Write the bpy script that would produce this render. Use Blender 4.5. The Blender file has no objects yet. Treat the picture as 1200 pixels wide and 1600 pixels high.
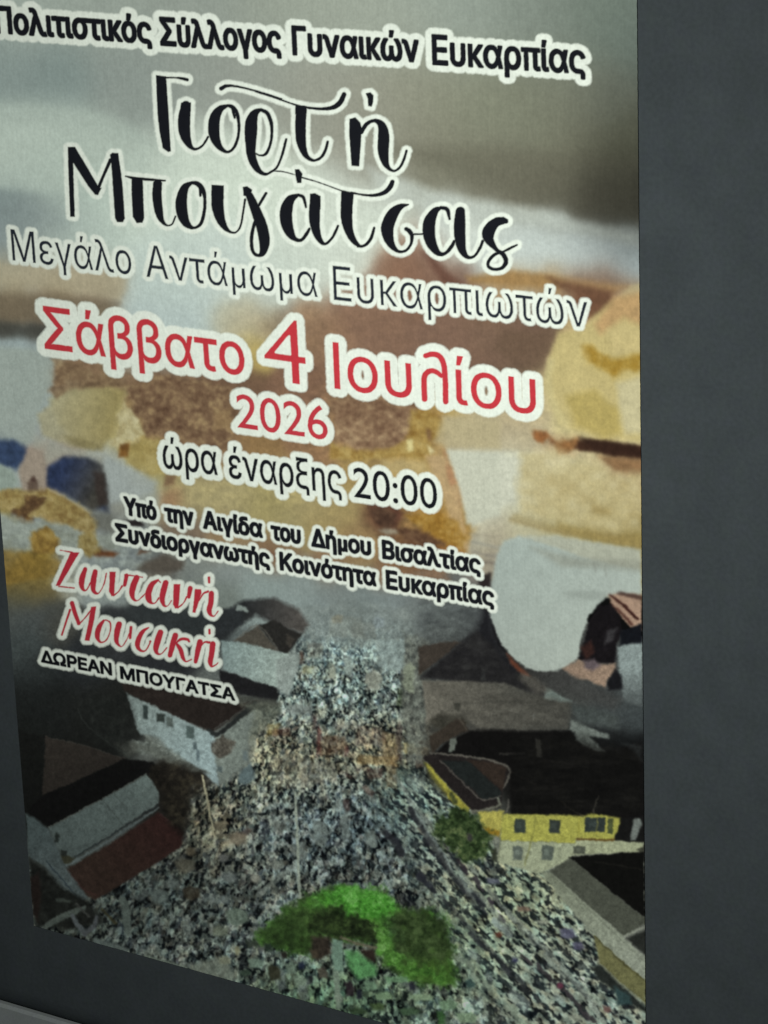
import bpy, math
import numpy as np
from mathutils import Matrix, Vector

# ------------------------------------------------------------------ camera
scene = bpy.context.scene
col = scene.collection
cam_data = bpy.data.cameras.new('camera')
cam = bpy.data.objects.new('camera', cam_data)
col.objects.link(cam)
CAM = (1.0705159, -1.2161791, 0.7836035)
ROT = ((0.839981437, -0.140702421, 0.524055354),
       (0.541439878, 0.280870007, -0.792436053),
       (-0.035693899, 0.949376064, 0.312107408))
m = Matrix(ROT).to_4x4()
m.translation = Vector(CAM)
cam.matrix_world = m
cam_data.sensor_fit = 'HORIZONTAL'
cam_data.sensor_width = 36.0
cam_data.sensor_height = 48.0
cam_data.lens = 4540.65 / 1200.0 * 36.0
cam_data.clip_start = 0.02
cam_data.clip_end = 100.0
scene.camera = cam

# ------------------------------------------------------------------ world, lamp, exposure
world = bpy.data.worlds.new('World')
scene.world = world
world.use_nodes = True
bg = world.node_tree.nodes['Background']
bg.inputs[0].default_value = (0.75, 0.95, 1.0, 1)
bg.inputs[1].default_value = 0.012
LAMP = np.array([0.345, -0.52, 0.44])
LAMP_W = 10.96
ld = bpy.data.lights.new('added_lamp', 'POINT')  # added lamp out of view, replaces the screen's own glow and fall-off
ld.energy = LAMP_W
ld.shadow_soft_size = 0.03
ld.color = (0.95, 1.0, 0.965)
lo = bpy.data.objects.new('added_lamp', ld)
lo.location = LAMP.tolist()
col.objects.link(lo)
scene.view_settings.view_transform = 'Standard'
scene.view_settings.look = 'None'
scene.view_settings.exposure = 0
scene.view_settings.gamma = 1
scene.view_settings.use_curve_mapping = False

# ------------------------------------------------------------------ materials
def material(name):
    mt = bpy.data.materials.new(name)
    mt.use_nodes = True
    nt = mt.node_tree
    return mt, nt, nt.nodes['Principled BSDF']

def print_material():
    mt, nt, b = material('printed_picture')
    at = nt.nodes.new('ShaderNodeAttribute'); at.attribute_name = 'ink'
    tc = nt.nodes.new('ShaderNodeTexCoord')
    n1 = nt.nodes.new('ShaderNodeTexNoise'); n1.inputs['Scale'].default_value = 620; n1.inputs['Detail'].default_value = 2
    n2 = nt.nodes.new('ShaderNodeTexNoise'); n2.inputs['Scale'].default_value = 190; n2.inputs['Detail'].default_value = 3
    mp = nt.nodes.new('ShaderNodeMapping'); mp.inputs['Scale'].default_value = (900, 900, 70)
    n3 = nt.nodes.new('ShaderNodeTexNoise'); n3.inputs['Scale'].default_value = 1.0
    nt.links.new(tc.outputs['Object'], n1.inputs['Vector'])
    nt.links.new(tc.outputs['Object'], n2.inputs['Vector'])
    nt.links.new(tc.outputs['Object'], mp.inputs['Vector'])
    nt.links.new(mp.outputs[0], n3.inputs['Vector'])
    def rng(src, lo_, hi):
        r = nt.nodes.new('ShaderNodeMapRange')
        r.inputs['From Min'].default_value = 0.25; r.inputs['From Max'].default_value = 0.75
        r.inputs['To Min'].default_value = lo_; r.inputs['To Max'].default_value = hi
        nt.links.new(src, r.inputs['Value']); return r.outputs[0]
    def mul(a, b_):
        x = nt.nodes.new('ShaderNodeMath'); x.operation = 'MULTIPLY'
        nt.links.new(a, x.inputs[0]); nt.links.new(b_, x.inputs[1]); return x.outputs[0]
    f = mul(mul(rng(n1.outputs[0], 0.93, 1.07), rng(n2.outputs[0], 0.95, 1.05)), rng(n3.outputs[0], 0.965, 1.035))
    v = nt.nodes.new('ShaderNodeVectorMath'); v.operation = 'SCALE'
    nt.links.new(at.outputs['Color'], v.inputs[0]); nt.links.new(f, v.inputs['Scale'])
    nt.links.new(v.outputs[0], b.inputs['Base Color'])
    b.inputs['Roughness'].default_value = 0.8
    b.inputs['Specular IOR Level'].default_value = 0.04
    return mt

def grainy(name, rgb, amp=0.12, scale=500, rough=0.75, spec=0.05):
    mt, nt, b = material(name)
    tc = nt.nodes.new('ShaderNodeTexCoord')
    n1 = nt.nodes.new('ShaderNodeTexNoise'); n1.inputs['Scale'].default_value = scale; n1.inputs['Detail'].default_value = 3
    n2 = nt.nodes.new('ShaderNodeTexNoise'); n2.inputs['Scale'].default_value = 45; n2.inputs['Detail'].default_value = 4
    ad = nt.nodes.new('ShaderNodeMath'); ad.operation = 'ADD'
    nt.links.new(tc.outputs['Object'], n1.inputs['Vector']); nt.links.new(tc.outputs['Object'], n2.inputs['Vector'])
    nt.links.new(n1.outputs[0], ad.inputs[0]); nt.links.new(n2.outputs[0], ad.inputs[1])
    r = nt.nodes.new('ShaderNodeMapRange')
    r.inputs['From Min'].default_value = 0.7; r.inputs['From Max'].default_value = 1.3
    r.inputs['To Min'].default_value = 1 - amp; r.inputs['To Max'].default_value = 1 + amp
    nt.links.new(ad.outputs[0], r.inputs['Value'])
    v = nt.nodes.new('ShaderNodeVectorMath'); v.operation = 'SCALE'
    # a faint bluish / greenish mottling
    mx = nt.nodes.new('ShaderNodeMix'); mx.data_type = 'RGBA'
    mx.inputs[6].default_value = (rgb[0], rgb[1] * 0.97, rgb[2] * 1.06, 1)
    mx.inputs[7].default_value = (rgb[0], rgb[1] * 1.04, rgb[2] * 0.95, 1)
    n3 = nt.nodes.new('ShaderNodeTexNoise'); n3.inputs['Scale'].default_value = 130
    nt.links.new(tc.outputs['Object'], n3.inputs['Vector'])
    nt.links.new(n3.outputs[0], mx.inputs[0])
    nt.links.new(mx.outputs[2], v.inputs[0]); nt.links.new(r.outputs[0], v.inputs['Scale'])
    nt.links.new(v.outputs[0], b.inputs['Base Color'])
    b.inputs['Roughness'].default_value = rough
    b.inputs['Specular IOR Level'].default_value = spec
    return mt

PRINT = print_material()
SCREEN = grainy('dark_grey_screen', (0.0505, 0.0580, 0.0625), 0.12, 420)
BEZEL = grainy('light_grey_bezel', (0.25, 0.264, 0.264), 0.10, 700)
BACKING = grainy('white_backing', (0.6, 0.62, 0.6), 0.04, 300)

# ------------------------------------------------------------------ board
def mesh_obj(name, verts, faces, mat, parent=None):
    me = bpy.data.meshes.new(name)
    me.from_pydata(verts, [], faces)
    me.materials.append(mat)
    me.update()
    o = bpy.data.objects.new(name, me)
    col.objects.link(o)
    o.parent = parent
    return o

def extrude_profile(name, prof, x0, x1, mat, parent, n=2):
    """closed profile in (y, z), swept along x"""
    k = len(prof)
    vs = [(x0, y, z) for y, z in prof] + [(x1, y, z) for y, z in prof]
    fs = [(i, (i + 1) % k, k + (i + 1) % k, k + i) for i in range(k)]
    fs += [tuple(range(k))[::-1], tuple(range(k, 2 * k))]
    return mesh_obj(name, vs, fs, mat, parent)

def empty(name, loc):
    o = bpy.data.objects.new(name, None)
    o.location = loc
    o.empty_display_size = 0.05
    col.objects.link(o)
    return o

screen = empty('display_screen', (0, 0, 0))  # screen margin and bezel around the picture, built as plain matte slabs
screen['label'] = 'plain dark grey board behind the poster, light grey strip along its bottom edge'
screen['category'] = 'display board'
prof = [(0.012, 0.85), (0.0, 0.85)]
for i in range(13):                       # the face rolls back here, shaped to darken the lower edge
    a = i / 12 * math.radians(80)
    prof.append((0.0075 * (1 - math.cos(a)), -0.0480 - 0.0148 * math.sin(a)))
prof += [(0.012, -0.0628)]
extrude_profile('screen_face', prof, -0.42, 0.95, SCREEN, screen)
extrude_profile('bottom_bezel', [(0.012, -0.0634), (0.0035, -0.0634), (0.0015, -0.0650), (0.0015, -0.128), (0.0035, -0.130), (0.012, -0.130)],
                -0.42, 0.95, BEZEL, screen)

# ------------------------------------------------------------------ the screen picture, built as a printed sheet
# The print is drawn in "art units" (a tracing of the sheet); H takes a point of the sheet, in metres, to art units.
H = np.array([[1977.94853, -197.441665, 54.0], [124.135757, -2577.52377, 1446.0], [-0.296189873, -0.176399406, 1.0]])
HI = np.linalg.inv(H)
V2 = np.array([1119.3, 14611.9])          # where the sheet's upright lines meet
PW, PH = 0.42, 0.594
NX, NZ = 960, 1400
gx = np.linspace(0, PW, NX, dtype=np.float64)
gz = np.linspace(0, PH, NZ, dtype=np.float64)
X, Z = np.meshgrid(gx, gz)
wq = H[2, 0] * X + H[2, 1] * Z + 1
U = ((H[0, 0] * X + H[0, 1] * Z + H[0, 2]) / wq).astype(np.float32)
V = ((H[1, 0] * X + H[1, 1] * Z + H[1, 2]) / wq).astype(np.float32)

def hash2(i, j, seed):
    h = (i.astype(np.int64) * 374761393 + j.astype(np.int64) * 668265263 + seed * 974634777) & 0xffffffff
    h = ((h ^ (h >> 13)) * 1274126177) & 0xffffffff
    h = (h ^ (h >> 16)) & 0xffffffff
    h = (h * 2246822519) & 0xffffffff
    h = h ^ (h >> 15)
    return (h & 0xffffff).astype(np.float32) / float(0xffffff)

def vnoise(x, y, seed):
    xi = np.floor(x); yi = np.floor(y)
    fx = x - xi; fy = y - yi
    fx = fx * fx * (3 - 2 * fx); fy = fy * fy * (3 - 2 * fy)
    xi = xi.astype(np.int64); yi = yi.astype(np.int64)
    a = hash2(xi, yi, seed); b = hash2(xi + 1, yi, seed); c = hash2(xi, yi + 1, seed); d = hash2(xi + 1, yi + 1, seed)
    return (a * (1 - fx) + b * fx) * (1 - fy) + (c * (1 - fx) + d * fx) * fy

def fbm(x, y, seed, octs=3):
    s = 0; a = 1.0; t = 0
    for k in range(octs):
        s = s + a * vnoise(x * 2 ** k, y * 2 ** k, seed + 17 * k); t += a; a *= 0.55
    return s / t - 0.5

# wobble: the print's outlines are a little ragged
WU = U + 2.6 * fbm(U / 9, V / 9, 5, 2) + 2.6 * fbm(U / 3.2, V / 3.2, 9, 2)
WV = V + 2.6 * fbm(U / 9, V / 9, 6, 2) + 2.6 * fbm(U / 3.2, V / 3.2, 10, 2)
UU, VV = WU, WV

def window(x0, y0, x1, y1, pad):
    """index window of the grid that covers an art box"""
    c = np.array([[x0 - pad, y0 - pad, 1], [x1 + pad, y0 - pad, 1], [x0 - pad, y1 + pad, 1], [x1 + pad, y1 + pad, 1]]) @ HI.T
    c = c[:, :2] / c[:, 2:]
    i0 = int(np.clip(np.floor(c[:, 0].min() / PW * (NX - 1)), 0, NX - 1)); i1 = int(np.clip(np.ceil(c[:, 0].max() / PW * (NX - 1)) + 1, 0, NX))
    j0 = int(np.clip(np.floor(c[:, 1].min() / PH * (NZ - 1)), 0, NZ - 1)); j1 = int(np.clip(np.ceil(c[:, 1].max() / PH * (NZ - 1)) + 1, 0, NZ))
    return slice(j0, max(j1, j0 + 1)), slice(i0, max(i1, i0 + 1))

def poly_sdf(px, py, pts):
    d = np.full(px.shape, 1e9, np.float32); ins = np.zeros(px.shape, bool)
    n = len(pts)
    for k in range(n):
        ax, ay = pts[k]; bx, by = pts[(k + 1) % n]
        ex, ey = bx - ax, by - ay
        L = ex * ex + ey * ey + 1e-9
        t = np.clip(((px - ax) * ex + (py - ay) * ey) / L, 0, 1)
        d = np.minimum(d, (px - ax - t * ex) ** 2 + (py - ay - t * ey) ** 2)
        c = ((ay > py) != (by > py))
        xx = ax + (py - ay) / (by - ay if by != ay else 1e-9) * ex
        ins ^= c & (px < xx)
    d = np.sqrt(d)
    return np.where(ins, -d, d)

def catmull(pts, step=1.0):
    P = np.array(pts, float)
    if len(P) < 2: return P
    Q = np.vstack([2 * P[0] - P[1], P, 2 * P[-1] - P[-2]])
    out = []
    for k in range(1, len(Q) - 2):
        p0, p1, p2, p3 = Q[k - 1], Q[k], Q[k + 1], Q[k + 2]
        n = max(2, int(np.hypot(*(p2 - p1)[:2]) / step))
        t = np.linspace(0, 1, n, endpoint=False)[:, None]
        out.append(0.5 * (2 * p1 + (p2 - p0) * t + (2 * p0 - 5 * p1 + 4 * p2 - p3) * t ** 2 + (3 * p1 - p0 - 3 * p2 + p3) * t ** 3))
    out.append(P[-1:])
    return np.vstack(out)

def stroke_sdf(px, py, pts, step=1.0):
    d = np.full(px.shape, 1e9, np.float32)
    for x, y, w in catmull(pts, step):
        d = np.minimum(d, np.sqrt((px - x) ** 2 + (py - y) ** 2) - max(w, 0.3) / 2)
    return d

IMG = np.zeros((NZ, NX, 3), np.float32)      # the picture, display values 0..1
LAB = np.zeros((NZ, NX), np.int16)           # which part of the print a point belongs to
PARTS = {}                                   # label number -> (name, label text, parent number)
def part_id(name, text=None, parent=None):
    k = len(PARTS) + 1
    PARTS[k] = (name, text, parent); return k

def C(c): return np.array(c, np.float32) / 255.0

def paint(sl, alpha, colr):
    IMG[sl] = IMG[sl] * (1 - alpha[..., None]) + colr * alpha[..., None]

def poly(pts, colr, soft=1.2, lab=None, amp=0.10, ns=7.0, op=1.0, grad=None):
    a = np.array(pts, float)
    sl = window(a[:, 0].min(), a[:, 1].min(), a[:, 0].max(), a[:, 1].max(), soft * 2 + 8)
    u, v = UU[sl], VV[sl]
    d = poly_sdf(u, v, pts)
    al = np.clip(0.5 - d / (2 * soft), 0, 1) * op
    c = np.broadcast_to(C(colr), u.shape + (3,)).copy()
    if grad is not None:                     # a second printed colour, running from point p to point q
        (c2, p, q) = grad
        e = np.array(q, float) - p
        t = np.clip(((u - p[0]) * e[0] + (v - p[1]) * e[1]) / (e @ e), 0, 1)
        c = c * (1 - t[..., None]) + C(c2) * t[..., None]
    if amp:
        n = fbm(u / ns, v / ns, len(pts) * 13 + int(a[0, 0]), 3)
        c = c * (1 + 2 * amp * n[..., None])
    paint(sl, al, c)
    if lab: LAB[sl][d < 0] = lab

def brush(pts, colr, soft=1.0, amp=0.08, op=1.0, lab=None):
    a = np.array(pts, float); w = a[:, 2].max()
    sl = window(a[:, 0].min(), a[:, 1].min(), a[:, 0].max(), a[:, 1].max(), w + soft * 2 + 8)
    u, v = UU[sl], VV[sl]
    d = stroke_sdf(u, v, pts, 1.5)
    al = np.clip(0.5 - d / (2 * soft), 0, 1) * op
    c = C(colr) * (1 + 2 * amp * fbm(u / 5, v / 5, int(a[0, 0]) + 3, 2)[..., None])
    paint(sl, al, c)
    if lab: LAB[sl][d < 0] = lab

def Q(ox, oy, k, pts): return [(ox + p[0] / k, oy + p[1] / k) + tuple(w / k for w in p[2:]) for p in pts]

def crust(pts, dark, mid, light, sx=5.0, sy=4.0, soft=3.0, op=1.0, seed=0, lab=None, gain=4.2, warp=7.0):
    """a shape filled with broken light and dark patches (crumb, leaves, gravel)"""
    a = np.array(pts, float)
    sl = window(a[:, 0].min(), a[:, 1].min(), a[:, 0].max(), a[:, 1].max(), soft * 2 + 12)
    u, v = UU[sl], VV[sl]
    d = poly_sdf(u + warp * (fbm(u / 14, v / 14, seed + 61, 2) + 0.7 * fbm(u / 5, v / 5, seed + 63, 2)), v + warp * (fbm(u / 14, v / 14, seed + 67, 2) + 0.7 * fbm(u / 5, v / 5, seed + 69, 2)), pts)
    al = np.clip(0.5 - d / (2 * soft), 0, 1) * op
    f = fbm(u / sx, v / sy, seed + 301, 3) + 0.6 * fbm(u / (sx * 3), v / (sy * 3), seed + 311, 2)
    t = np.clip(f * gain * 0.5, -1, 1)[..., None]
    c = np.where(t < 0, C(mid) + (C(dark) - C(mid)) * -t, C(mid) + (C(light) - C(mid)) * t)
    paint(sl, al, c)
    if lab: LAB[sl][d < 0] = lab

# --- soft colour fields ---------------------------------------------------------------------------------
SAMPLES = [  # x, y, radius, r, g, b
 (-30,-60,60,160,168,162),(0,10,50,150,160,156),(150,-20,60,150,158,153),(300,0,50,148,155,150),(450,10,50,150,156,148),(600,20,50,152,158,150),
 (720,20,50,142,150,144),(840,30,45,126,134,128),(940,30,40,112,122,115),(990,60,35,102,112,107),(0,105,32,130,142,142),(60,130,30,126,138,138),(100,118,28,125,138,138),
 (200,120,35,138,146,144),(220,160,28,140,148,145),(300,120,35,146,152,148),(380,130,40,148,152,147),(500,150,45,148,149,141),(580,180,40,142,141,131),(650,150,45,137,137,124),
 (740,170,45,126,128,114),(820,170,45,120,122,108),(900,150,40,118,121,110),(900,220,40,110,109,95),(960,150,30,104,108,100),(985,210,28,90,91,78),(960,260,30,86,85,73),(985,320,22,80,78,68),
 (930,315,22,84,80,70),(860,290,28,98,95,84),(780,270,32,111,108,96),(700,240,35,122,120,107),(650,240,28,128,126,114),(560,240,28,150,149,140),(600,262,20,150,149,140),
 (30,195,22,170,181,176),(90,190,24,170,181,176),(60,230,35,176,187,181),(160,220,25,168,178,172),(120,270,35,166,179,173),(30,320,22,112,124,127),(75,330,28,138,148,147),
 (20,360,25,130,140,142),(120,350,30,160,171,168),(60,270,25,160,172,168),(160,330,30,178,190,184),(230,250,24,170,180,174),(250,300,40,196,206,198),(330,260,35,198,207,199),(400,300,40,205,214,205),(480,330,35,207,214,206),
 (520,290,22,196,202,196),(600,300,18,190,195,190),(560,350,35,208,215,207),(350,400,35,192,202,200),(280,410,35,186,197,194),(250,440,30,180,192,190),(270,500,35,176,188,189),(230,520,30,172,184,186),(420,480,22,182,190,186),(450,400,35,198,206,200),
 (540,400,28,206,212,205),(720,380,30,205,211,207),(790,400,28,200,207,206),(700,330,16,196,202,200),(850,395,28,194,202,202),(920,395,28,184,192,194),(985,410,26,165,175,180),(985,375,14,172,180,182),(760,335,12,180,185,180),(870,345,12,176,181,178),
 (10,420,16,150,148,136),(60,425,18,158,150,134),(130,430,18,166,154,134),(180,435,14,158,146,126),(20,452,12,152,140,118),(90,455,14,142,128,106),(160,465,16,134,120,102),(20,485,14,108,97,82),(80,485,14,110,98,84),(140,495,14,118,106,92),(10,512,10,74,72,66),(60,518,10,72,68,62),(110,515,12,96,88,78),
 (10,560,22,146,158,162),(60,560,22,150,162,166),(110,600,14,146,152,150),(20,620,26,150,162,165),(60,650,22,148,157,160),(20,670,14,142,152,158),
 (400,500,18,180,165,135),(370,505,20,178,172,150),(395,540,14,176,155,95),(420,505,12,150,125,90),(440,505,12,110,92,76),(470,490,14,150,120,95),(490,520,16,140,112,90),(560,500,28,142,112,92),(600,530,25,130,102,86),(650,425,28,132,98,82),(620,420,20,150,110,86),(690,430,18,124,92,78),(720,440,16,108,76,62),
 (700,535,25,125,99,86),(770,530,25,112,92,78),(830,530,20,106,86,74),(850,500,18,102,82,70),(760,470,15,150,115,82),(800,440,15,168,132,86),(860,440,16,166,130,86),(910,445,16,128,92,68),(950,440,16,118,84,64),(985,455,12,150,118,88),(930,470,14,126,94,72),(740,590,20,118,90,76),(690,570,20,124,98,84),
 (100,585,14,136,112,88),(130,580,14,130,104,82),(160,610,14,160,142,98),(180,650,18,164,150,102),(140,650,16,162,152,116),(100,640,14,158,152,132),(210,640,14,150,132,82),(200,690,16,174,160,102),(230,700,14,150,128,84),(220,600,16,124,98,76),(250,600,20,118,92,72),(300,610,25,114,89,70),(350,610,22,110,86,70),(260,655,20,128,102,78),(310,670,22,122,96,72),(350,690,18,132,106,80),
 (300,700,20,126,100,74),(400,700,16,140,112,78),(480,630,22,126,97,80),(540,650,22,142,116,88),(620,620,22,120,91,74),(590,690,20,142,114,80),(560,640,14,170,150,115),(645,705,14,172,142,78),(640,660,14,130,98,72),(560,730,20,162,138,90),(500,720,18,146,114,86),(610,740,16,168,146,98),(700,640,14,190,162,96),(670,680,12,150,118,70),
 (750,650,22,186,172,142),(810,650,20,186,170,140),(720,660,12,186,168,130),(700,700,12,160,138,116),(720,720,18,198,196,184),(780,740,28,206,207,194),(760,790,20,204,202,186),(715,770,12,180,158,130),(840,730,22,204,198,172),(860,700,10,170,140,110),(900,760,28,202,190,152),(980,740,16,160,134,104),(980,770,16,186,168,124),(940,800,20,182,166,120),(880,820,18,190,180,140),
 (930,830,18,166,148,94),(990,838,14,150,132,82),(820,820,20,196,190,162),(780,830,14,180,170,150),(760,860,12,176,166,146),
 (890,560,20,204,188,146),(880,600,20,202,186,142),(900,520,14,200,176,130),(950,570,18,180,148,72),(930,560,12,184,156,90),(980,545,16,168,132,52),(985,510,14,196,168,112),(950,510,14,194,160,112),(960,480,14,190,158,116),(940,640,22,200,184,136),(955,665,14,182,158,88),(985,620,16,206,196,162),(900,660,16,200,186,140),(980,680,10,200,190,160),(985,580,12,190,165,90),
 (260,745,16,164,154,108),(220,740,14,166,152,106),(300,760,22,164,152,114),(360,770,22,164,152,114),(420,780,22,160,148,104),(480,790,22,164,150,110),(540,790,18,160,142,100),(270,775,10,150,110,85),(500,820,16,158,140,98),(450,820,16,158,146,106),(590,800,14,98,68,54),(612,815,11,100,70,54),(690,830,16,152,112,50),(720,820,10,160,122,60),(650,850,14,112,80,58),(700,860,11,150,100,60),(640,815,12,150,120,80),(670,800,14,160,125,70),(735,760,10,180,150,110),(560,850,20,150,125,90),(620,870,14,130,98,72),
 (750,850,8,190,186,170),(770,870,8,160,152,140),(350,840,16,150,126,96),(430,860,16,130,104,82),(300,830,16,120,105,92),(520,880,14,140,112,88),(600,905,10,142,110,85),(680,915,10,144,112,88),(735,915,8,140,132,126),
 (200,760,14,152,160,162),(190,735,14,164,172,172),(170,715,12,160,165,165),(230,770,14,150,155,152),(190,790,12,140,140,132),(0,730,14,156,165,164),(0,700,10,90,105,130),(90,710,14,150,138,128),(70,680,14,150,152,150),
 (0,780,8,150,150,140),(170,820,18,130,135,135),(130,840,14,148,154,150),(20,830,12,148,157,157),(10,870,10,130,132,120),(100,820,10,150,156,152),(20,900,14,126,104,54),(60,895,14,128,108,56),(60,920,14,108,96,64),(25,930,14,92,86,62),(100,900,12,150,150,140),(150,890,16,142,150,150),(200,870,14,138,146,146),(230,870,14,120,126,126),(180,900,14,136,144,144),
 (230,905,12,92,86,80),(260,890,12,98,94,88),(300,890,18,128,134,132),(360,890,16,138,146,146),(300,920,14,112,118,116),(350,930,14,116,124,121),(410,920,18,142,154,154),(470,915,16,140,150,150),(460,945,18,142,154,155),(530,930,20,126,134,134),(510,970,18,140,152,156),(580,940,20,120,130,131),(600,965,22,140,150,154),(650,950,18,118,125,126),(700,945,18,100,106,108),(720,925,10,110,112,112),(690,985,18,84,88,88),(740,960,12,64,66,70),(745,1000,14,44,45,48),
 (20,960,16,76,80,80),(60,960,16,72,76,77),(40,1000,20,60,66,67),(90,980,14,66,66,62),(60,1045,16,42,46,47),(170,1000,16,48,50,52),(130,1040,20,40,43,46),(250,970,16,50,54,56),(300,980,16,46,50,52),(250,1040,16,40,42,45),
 (80,1100,25,27,29,29),(150,1110,25,30,31,30),(60,1160,22,24,26,25),(140,1170,20,24,25,24),(40,1220,18,22,23,22),(260,1290,18,28,25,23),(290,1250,18,32,29,25),(300,1215,12,34,30,26),(318,1235,10,38,34,29),(330,1200,8,40,38,34),(270,1215,12,24,22,20),(300,1300,10,34,30,25),(160,1130,18,26,28,27),(190,1120,14,27,28,27),(360,1105,10,60,60,56),(395,1120,10,70,74,68),(240,1230,12,22,20,18),
 (560,1100,60,96,104,106),(400,1250,60,92,96,94),(560,1300,70,98,104,104),(300,1380,50,78,82,80),(700,1400,60,112,117,112),(800,1420,60,122,126,118),(180,1450,40,70,76,74),(860,1500,50,104,106,102),(600,1560,60,88,102,84),(930,1600,40,98,104,100),(800,1600,50,104,112,100),
 (740,1100,25,84,82,78),(820,1110,22,78,77,74),(900,1080,20,74,76,75),(960,1100,20,70,75,77),(990,1120,14,66,72,75),(900,1180,25,24,25,26),(980,1180,20,18,19,20),(800,1180,25,18,17,17),(800,1060,22,48,48,48),(860,1060,18,62,62,62),(940,1070,16,64,66,67),(850,1250,30,17,16,16),(960,1250,25,16,15,16),
]
Lw = np.full((NZ, NX), 1e-9, np.float32); acc = np.zeros((NZ, NX, 3), np.float32)
gu = U + 10 * fbm(U / 26, V / 26, 71, 3); gv = V + 10 * fbm(U / 26, V / 26, 73, 3)
for (x, y, r, a, b, c) in SAMPLES:
    sl = window(x, y, x, y, r * 4.6)
    w = np.exp(-((gu[sl] - x) ** 2 + (gv[sl] - y) ** 2) / (2 * (r * 1.12) ** 2))
    Lw[sl] += w; acc[sl] += w[..., None] * C((a, b, c))
IMG[:] = acc / Lw[..., None]

# fine crumb on the pastry, weak on the blurred backdrop
crumb = np.zeros((NZ, NX), np.float32)
for (x, y, rx, ry, k) in [(280,640,110,60,1.0),(560,660,110,70,1.0),(150,640,70,50,.5),(650,830,90,50,.7),(420,760,200,60,.35),(930,600,80,110,.35),(900,700,110,70,.5),(60,850,120,60,.9),(640,520,250,70,.3),(200,880,120,60,.6)]:
    crumb = np.maximum(crumb, k * np.exp(-(((U - x) / rx) ** 2 + ((V - y) / ry) ** 2)))
n1 = fbm(WU / 13, WV / 9, 31, 4); n2 = fbm(WU / 5, WV / 4, 37, 2)
IMG *= (1 + crumb * (0.80 * n1 + 0.62 * n2))[..., None]
IMG *= 1 + crumb[..., None] * 0.12 * (n1[..., None] * np.array([0.1, 0.0, -1.2], np.float32))

# --- parts of the print ------------------------------------------------------------------------------
P_FOOD = part_id('pastry_photo', 'blurred photo of cream pastry, sugar and a grey kitchen on the upper half of the poster')
P_TOWN = part_id('village_photo', 'aerial photo of a crowded village square on the lower half of the poster')
s_bread = part_id('bread_picture', 'golden bread and a fingertip at the left edge', P_FOOD)
s_roll = part_id('pastry_picture', 'round cream filled pastry at the right edge', P_FOOD)
s_slice = part_id('pastry_picture', 'long slice of brown crusted cream pastry', P_FOOD)
s_cup = part_id('cup_picture', 'white cup tilted towards the viewer', P_FOOD)
s_hand = part_id('hand_picture', 'hand and dark sleeve behind the white cup', P_FOOD)
s_sugar = part_id('cloud_picture', 'soft white drift of sugar behind the title', P_FOOD)
s_crowd = part_id('crowd_picture', 'dense crowd of tiny people filling the street', P_TOWN)
s_far = part_id('house_picture', 'pale house below dark hipped roof', P_TOWN)
s_mid = part_id('house_picture', 'pale grey house seen from its corner', P_TOWN)
s_low = part_id('house_picture', 'house with pale metal roof and red brown lean-to', P_TOWN)
s_band = part_id('house_picture', 'long flat grey brown roofs', P_TOWN)
s_yel = part_id('house_picture', 'yellow house with dark roof', P_TOWN)
s_cor = part_id('house_picture', 'grey sloping roof beside black roof at the corner', P_TOWN)
s_tree = part_id('tree_picture', 'dark green tree beside the yellow house', P_TOWN)
s_lawn = part_id('lawn_picture', 'bright green patch of lawn and bushes', P_TOWN)
LAB[:] = P_FOOD
LAB[V > 930 + 0.14 * U * 0 + np.where(U < 480, -0.02 * (480 - U), 0.21 * (U - 480))] = P_TOWN
LAB[(V > 985) & (U < 760)] = P_TOWN
LAB[V > 1060] = P_TOWN

def region(pts, lab):
    a = np.array(pts, float)
    sl = window(a[:, 0].min(), a[:, 1].min(), a[:, 0].max(), a[:, 1].max(), 12)
    LAB[sl][poly_sdf(UU[sl], VV[sl], pts) < 0] = lab
region([(-40,170),(90,160),(200,185),(260,245),(500,300),(600,288),(700,322),(860,335),(1000,368),(1000,420),(930,432),(740,418),(640,390),(560,420),(420,470),(220,500),(200,420),(-40,400)], s_sugar)
region([(85,590),(150,575),(300,600),(560,560),(700,640),(735,820),(730,900),(560,880),(230,790),(160,700),(70,650)], s_slice)
region([(870,520),(905,480),(985,445),(1003,450),(1003,700),(930,690),(880,660),(855,610)], s_roll)
region([(-40,775),(60,760),(130,790),(165,840),(180,880),(120,900),(90,950),(-20,960)], s_bread)

# --- upper picture: shapes with an edge --------------------------------------------------------------------
# crest of the white drift
poly([(575,262),(640,282),(700,305),(790,318),(850,326),(905,345),(1000,362),(1000,384),(850,352),(780,346),(700,338),(600,310)], (190,196,192), 8, amp=.04, op=.75)
poly([(600,230),(700,270),(800,298),(860,312),(900,330),(1000,348),(1000,250),(800,230)], (100,98,86), 14, amp=.04, op=.55)
poly([(-60,150),(60,157),(140,172),(205,195),(240,228),(150,205),(60,190),(-60,190)], (150,162,158), 9, amp=.03, op=.4)
brush([(20,318,20),(55,330,34),(95,345,20)], (128,138,140), 16, op=.5)
# bread band at the left
poly([(-60,402),(60,415),(130,424),(200,430),(196,455),(188,470),(90,452),(-60,440)], (166,156,134), 6, amp=.05, op=.7)
poly([(-60,455),(100,462),(188,474),(180,492),(140,505),(-60,500)], (112,100,84), 7, amp=.06, op=.8)
poly([(-60,498),(60,508),(130,514),(120,530),(60,528),(-60,524)], (66,66,62), 6, amp=.05, op=.75)
poly([(-60,532),(80,536),(100,570),(80,640),(-60,690)], (150,162,165), 8, amp=.04, op=.5)
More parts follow.
